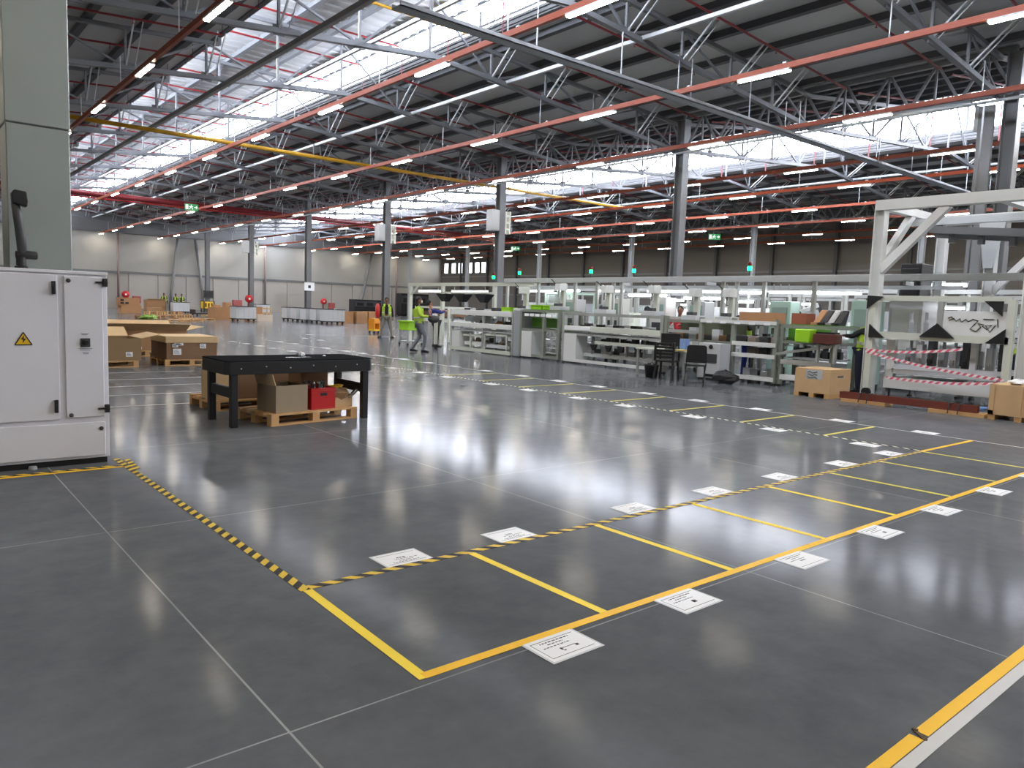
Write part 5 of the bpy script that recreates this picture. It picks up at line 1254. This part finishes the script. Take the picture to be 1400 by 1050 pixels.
def person(loc, rz, label, arms, legs, lean=0., side=0., top=M_SHIRTK, legm=M_TROUS, vest=M_VEST, skin=M_SKIN, hair='short', sleeves=True, h=1.74, head=(0,0), capm=None, mask=False):
    t = thing('person', label, 'person', loc, rz)
    S = h/1.74
    R = Matrix.Rotation(-lean,4,'X') @ Matrix.Rotation(side,4,'Y')
    pv = Vector((0,0,.95))
    U = lambda p: tuple((pv + (R @ (Vector(p)-pv)))*S)
    D = lambda p: tuple(Vector(p)*S)
    body = [('pel',D((0,0,.95)),.13,None),('sp',U((0,.0,1.1)),.125,'pel'),('ch',U((0,.01,1.28)),.145,'sp'),('nb',U((0,.01,1.43)),.075,'ch'),('nk',U((0,0,1.5)),.052,'nb'),('hd',U((0,-.02,1.6)),.07,'nk')]
    legc = []
    for s,(kn,an,to) in zip((-1,1),legs):
        k = 'l' if s < 0 else 'r'
        legc += [(k+'hip',D((s*.09,0,.9)),.095,'pel'),(k+'th',D(tuple(Vector((s*.09,0,.9)).lerp(Vector(kn),.5))),.078,k+'hip'),(k+'kn',D(kn),.058,k+'th'),(k+'cf',D(tuple(Vector(kn).lerp(Vector(an),.35))),.056,k+'kn'),(k+'an',D(an),.04,k+'cf')]
    armc = []; fing = []
    for s,(el,wr) in zip((-1,1),arms):
        k = 'l' if s < 0 else 'r'
        sh = Vector(U((s*.18,.01,1.39))); el = Vector(U(el)); wr = Vector(U(wr))
        d = (wr-el).normalized(); palm = wr+d*.07
        armc += [(k+'sh',tuple(sh),.062,'ch'),(k+'el',tuple(el),.042,k+'sh'),(k+'wr',tuple(wr),.028,k+'el')]
        fing += [(k+'pm',tuple(palm),.034,k+'wr')]
        side_v = d.cross(Vector((0,0,1)))
        if side_v.length < .1: side_v = Vector((0,1,0))
        side_v.normalize(); nrm = side_v.cross(d)
        for j,(o,L) in enumerate(((-.03,.065),(-.01,.08),(.01,.075),(.03,.058))):
            a = palm+d*.025+side_v*o; m1 = a+d*L*.5; e = m1+d*L*.4-nrm*.02
            fing += [(k+'f%da'%j,tuple(a),.011,k+'pm'),(k+'f%db'%j,tuple(m1),.0095,k+'f%da'%j),(k+'f%dc'%j,tuple(e),.008,k+'f%db'%j)]
        a = wr+d*.035+side_v*.035; e = a+d*.035+side_v*.03
        fing += [(k+'ta',tuple(a),.012,k+'pm'),(k+'tb',tuple(e),.0095,k+'ta')]
    hc = Vector((head[0],-.02+head[1],1.635))
    def face(b):
        n0 = len(b.v); b.sphere((0,0,0),.1,14,(.78,.95,1.18))
        b.sphere((0,-.1,-.012),.017,8,(.8,1.1,1.5)); b.sphere((-.08,.01,-.005),.028,8,(.35,.7,1.1)); b.sphere((.08,.01,-.005),.028,8,(.35,.7,1.1))
        b.sphere((0,-.06,-.09),.04,8,(.9,.8,.7))
        for i in range(n0,len(b.v)): b.v[i] = U(tuple(Vector(b.v[i])+hc))
    skin_mesh('body', body+legc+armc+fing, skin, t, face)
    def at_head(b):
        b.v = [U(tuple(Vector(v)+hc)) for v in b.v]; return b
    for s in (-1,1): at_head(MB().sphere((s*.032,-.083,.012),.012,8)).build('eye', M_EYE, t, 0, True)
    at_head(MB().sphere((0,-.088,-.055),.02,8,(1.2,.5,.35))).build('mouth', mat('lips',(120,66,60),.5), t, 0, True)
    if mask: at_head(MB().sphere((0,-.07,-.045),.058,10,(1.05,.75,.9))).build('face_mask', M_WHITE2, t, 0, True)
    hb = MB(); hb.sphere((0,.012,.03),.104,14,(.86,1.02,1.1)); hb.v = [(x,max(y,-.075) if z > .02 else max(y,.0),max(z,-.03 if hair == 'short' else -.16)) for x,y,z in hb.v]
    if hair == 'long': hb.sphere((0,.06,-.1),.085,12,(1,.7,1.5))
    if capm: hb.box(-.06,.06,-.16,-.06,.05,.062)
    at_head(hb).build('cap' if capm else 'hair', capm or M_HAIR, t, 0, True)
    g = lambda cs, dr: [(a,b,c+dr,d) for a,b,c,d in cs]
    tr = [('pel',D((0,0,.97)),.142,None)]+g(legc,.014)
    for k,(kn,an,to) in zip('lr',legs): tr.append((k+'hem',D(tuple(Vector(an)-Vector((0,0,.02)))),.056,k+'an'))
    skin_mesh('trousers', tr, legm, t)
    arm_cl = [c for c in armc if sleeves or not c[0].endswith('wr')]
    skin_mesh('shirt', [('w',D((0,0,.96)),.138,None),('sp',U((0,0,1.1)),.138,'w'),('ch',U((0,.01,1.28)),.156,'sp'),('nb',U((0,.01,1.42)),.085,'ch')]+g(arm_cl,.012), top, t)
    for k,(kn,an,to) in zip((-1,1),legs):
        a = Vector(an); o = Vector(to); d = (o-a); d.z = 0; d.normalize(); p = Vector((-d.y,d.x,0))
        b = MB(); pr = [(-.06,.045),(0,.05),(.09,.045),(.15,.035),(.19,.015)]
        vs = []
        for (q,w) in pr:
            hh = .085 if q < .04 else (.07 if q < .1 else .045)
            for sx,zz in ((-1,0),(1,0),(1,1),(-1,1)): vs.append(tuple((Vector((a.x,a.y,max(0,a.z-.085)))+d*q+p*w*sx+Vector((0,0,zz*hh)))*S))
        fs = [(0,1,2,3),tuple(4*(len(pr)-1)+i for i in (3,2,1,0))]
        for i in range(len(pr)-1):
            for j in range(4): fs.append((4*i+j,4*i+(j+1)%4,4*i+4+(j+1)%4,4*i+4+j))
        b.add(vs,fs).build('shoe', M_BLACKPL, t, .008)
    if vest:
        def shell(z0,z1,r0,r1,open_=.42,mm=vest,name='vest',n=26,th=.012):
            b = MB(); vs = []
            for zz,rr in ((z0,r0),((z0+z1)/2,(r0+r1)/2),(z1,r1)):
                for i in range(n):
                    a = -PI/2+open_+(2*PI-2*open_)*i/(n-1)
                    for q in (0,th): vs.append(U((math.cos(a)*(rr*1.12+q), math.sin(a)*(rr*.92+q)+.008, zz)))
            fs = []
            for k in range(2):
                for i in range(n-1):
                    o = k*2*n+2*i
                    fs += [(o+1,o+3,o+2*n+3,o+2*n+1),(o,o+2*n,o+2*n+2,o+2)]
            for i in range(n-1):
                o = 2*i; fs.append((o,o+2,o+3,o+1)); o = 4*n+2*i; fs.append((o,o+1,o+3,o+2))
            for k in range(2):
                for i in (0,n-1):
                    o = k*2*n+2*i; fs.append((o,o+1,o+2*n+1,o+2*n))
            return b.add(vs,fs).build(name, mm, t, 0, False)
        shell(.93,1.38,.165,.178)
        shell(1.08,1.13,.182,.184,.43,M_VESTS,'reflective_band',26,.006)
        b = MB()
        for s in (-1,1): b.bar(U((s*.1,-.15,1.36)),U((s*.1,.0,1.47)),.08,.014).bar(U((s*.1,0,1.47)),U((s*.1,.15,1.36)),.08,.014)
        b.build('shoulder_strap', vest, t)
    return t
STAND = (((-.1,-.02,.5),(-.11,.02,.085),(-.14,-.15,.04)),((.1,-.02,.5),(.11,.02,.085),(.14,-.15,.04)))
WIDE = (((-.2,-.02,.5),(-.28,.03,.085),(-.36,-.12,.04)),((.17,-.02,.5),(.24,.03,.085),(.32,-.12,.04)))
WALK = (((-.09,-.2,.52),(-.1,-.13,.085),(-.11,-.32,.04)),((.09,-.02,.5),(.1,.22,.1),(.11,.05,.04)))
HANG = (((-.25,.04,1.12),(-.27,-.06,.9)),((.25,.04,1.12),(.27,-.06,.9)))
FWD = (((-.26,-.05,1.14),(-.14,-.3,1.12)),((.26,-.05,1.14),(.14,-.3,1.12)))
REACH = (((-.25,-.18,1.2),(-.17,-.42,1.16)),((.25,-.18,1.2),(.17,-.42,1.16)))
person((16.97,28.98,0), -.55, 'standing worker in open lime vest and black shirt, legs apart, facing the camera', HANG, WIDE, 0,0, M_SHIRTK, mat('khaki_grey_trousers',(132,128,118),.85), M_VEST, M_SKIN, 'short', True, 1.75)
person((13.05,20.25,0), 1.05, 'walking worker in lime vest and grey trousers holding a dark bundle', FWD, WALK, .1,0, M_VEST, mat('blue_grey_trousers',(120,126,136),.85), M_VEST, M_SKIN, 'long', True, 1.74, (0,-.02), None, True)
o = MB().sphere((0,0,0),.17,12,(1.2,.85,.75)); rnd = random.Random(4); o.v = [(x*(1+rnd.uniform(-.12,.12)),y*(1+rnd.uniform(-.12,.12)),z) for x,y,z in o.v]
o = o.build('dark_bundle', M_DGREY, None, 0, True, loc=(13.45,20.03,1.06)); tag(o,'dark bundle held in front by the walking worker','bundle')
person((15.35,22.7,0), 1.4, 'worker in blue shirt and dark trousers bending at the bench end', REACH, STAND, .45,0, M_BLUE, M_TROUSD, None, M_SKINL, 'short', True, 1.72)
person((19.4,72.2,0), -.2, 'leftmost of three far workers behind the grey tub, head above the carton', HANG, STAND, 0,0, M_SHIRTK, M_TROUSD, M_VEST, M_SKIN, 'short', True, 1.72)
person((20.35,71.9,0), .3, 'middle of three far workers in lime vests behind the grey tub', FWD, STAND, .1,0, M_SHIRTK, M_TROUSD, M_VEST, M_SKIN, 'short', True, 1.7)
person((20.95,72.4,0), -.5, 'rightmost of three far workers in lime vests behind the grey tub', FWD, STAND, .15,0, M_SHIRTK, M_TROUSD, M_VEST, M_SKIN, 'short', True, 1.7)
person((15.62,7.3,0), 2.9, 'worker in lime vest and navy trousers half hidden at the left gantry post', REACH, STAND, .2,0, M_SHIRTK, M_NAVY, M_VEST, M_SKIN, 'short', True, 1.65)
person((17.0,13.15,0), -1.2, 'worker in red shirt busy behind the long light bench', REACH, STAND, .15,0, M_SHIRTR, M_TROUSD, None, M_SKIN, 'short', True, 1.72)
person((16.55,10.62,0), PI/2, 'worker in blue trousers and lime vest bending behind the flow rack', REACH, STAND, .8,0, M_SHIRTK, M_BLUE, M_VEST, M_SKIN, 'short', True, 1.7)
person((16.75,5.7,0), -PI/2, 'worker in dark blue bending over the machine base inside the gantry', REACH, STAND, .45,0, M_NAVY, M_NAVY, None, M_SKIN, 'short', True, 1.7)
person((16.7,4.75,0), -PI/2, 'worker in lime vest crouched behind the scribbled white panel', REACH, STAND, .75,0, M_SHIRTK, M_NAVY, M_VEST, M_SKIN, 'short', True, 1.68)

# ------------------------------------------------------------------ light and view
w = bpy.data.worlds.new('daylight_sky'); SC.world = w; w.use_nodes = True
bg = w.node_tree.nodes['Background']; sky = w.node_tree.nodes.new('ShaderNodeTexSky')
sky.sky_type = 'NISHITA'; sky.sun_elevation = .9; sky.sun_disc = False
w.node_tree.links.new(sky.outputs[0], bg.inputs[0]); bg.inputs[1].default_value = .25
SC.view_settings.view_transform = 'Standard'; SC.view_settings.look = 'None'
SC.view_settings.gamma = 1; SC.view_settings.use_curve_mapping = False
SC.view_settings.exposure = 1.2
SC.cycles.use_denoising = True
try: SC.cycles.denoiser = 'OPENIMAGEDENOISE'
except Exception: pass
SC.cycles.max_bounces = 6; SC.cycles.diffuse_bounces = 4; SC.cycles.glossy_bounces = 3
SC.cycles.caustics_reflective = False; SC.cycles.caustics_refractive = False
SC.cycles.sample_clamp_indirect = 6.
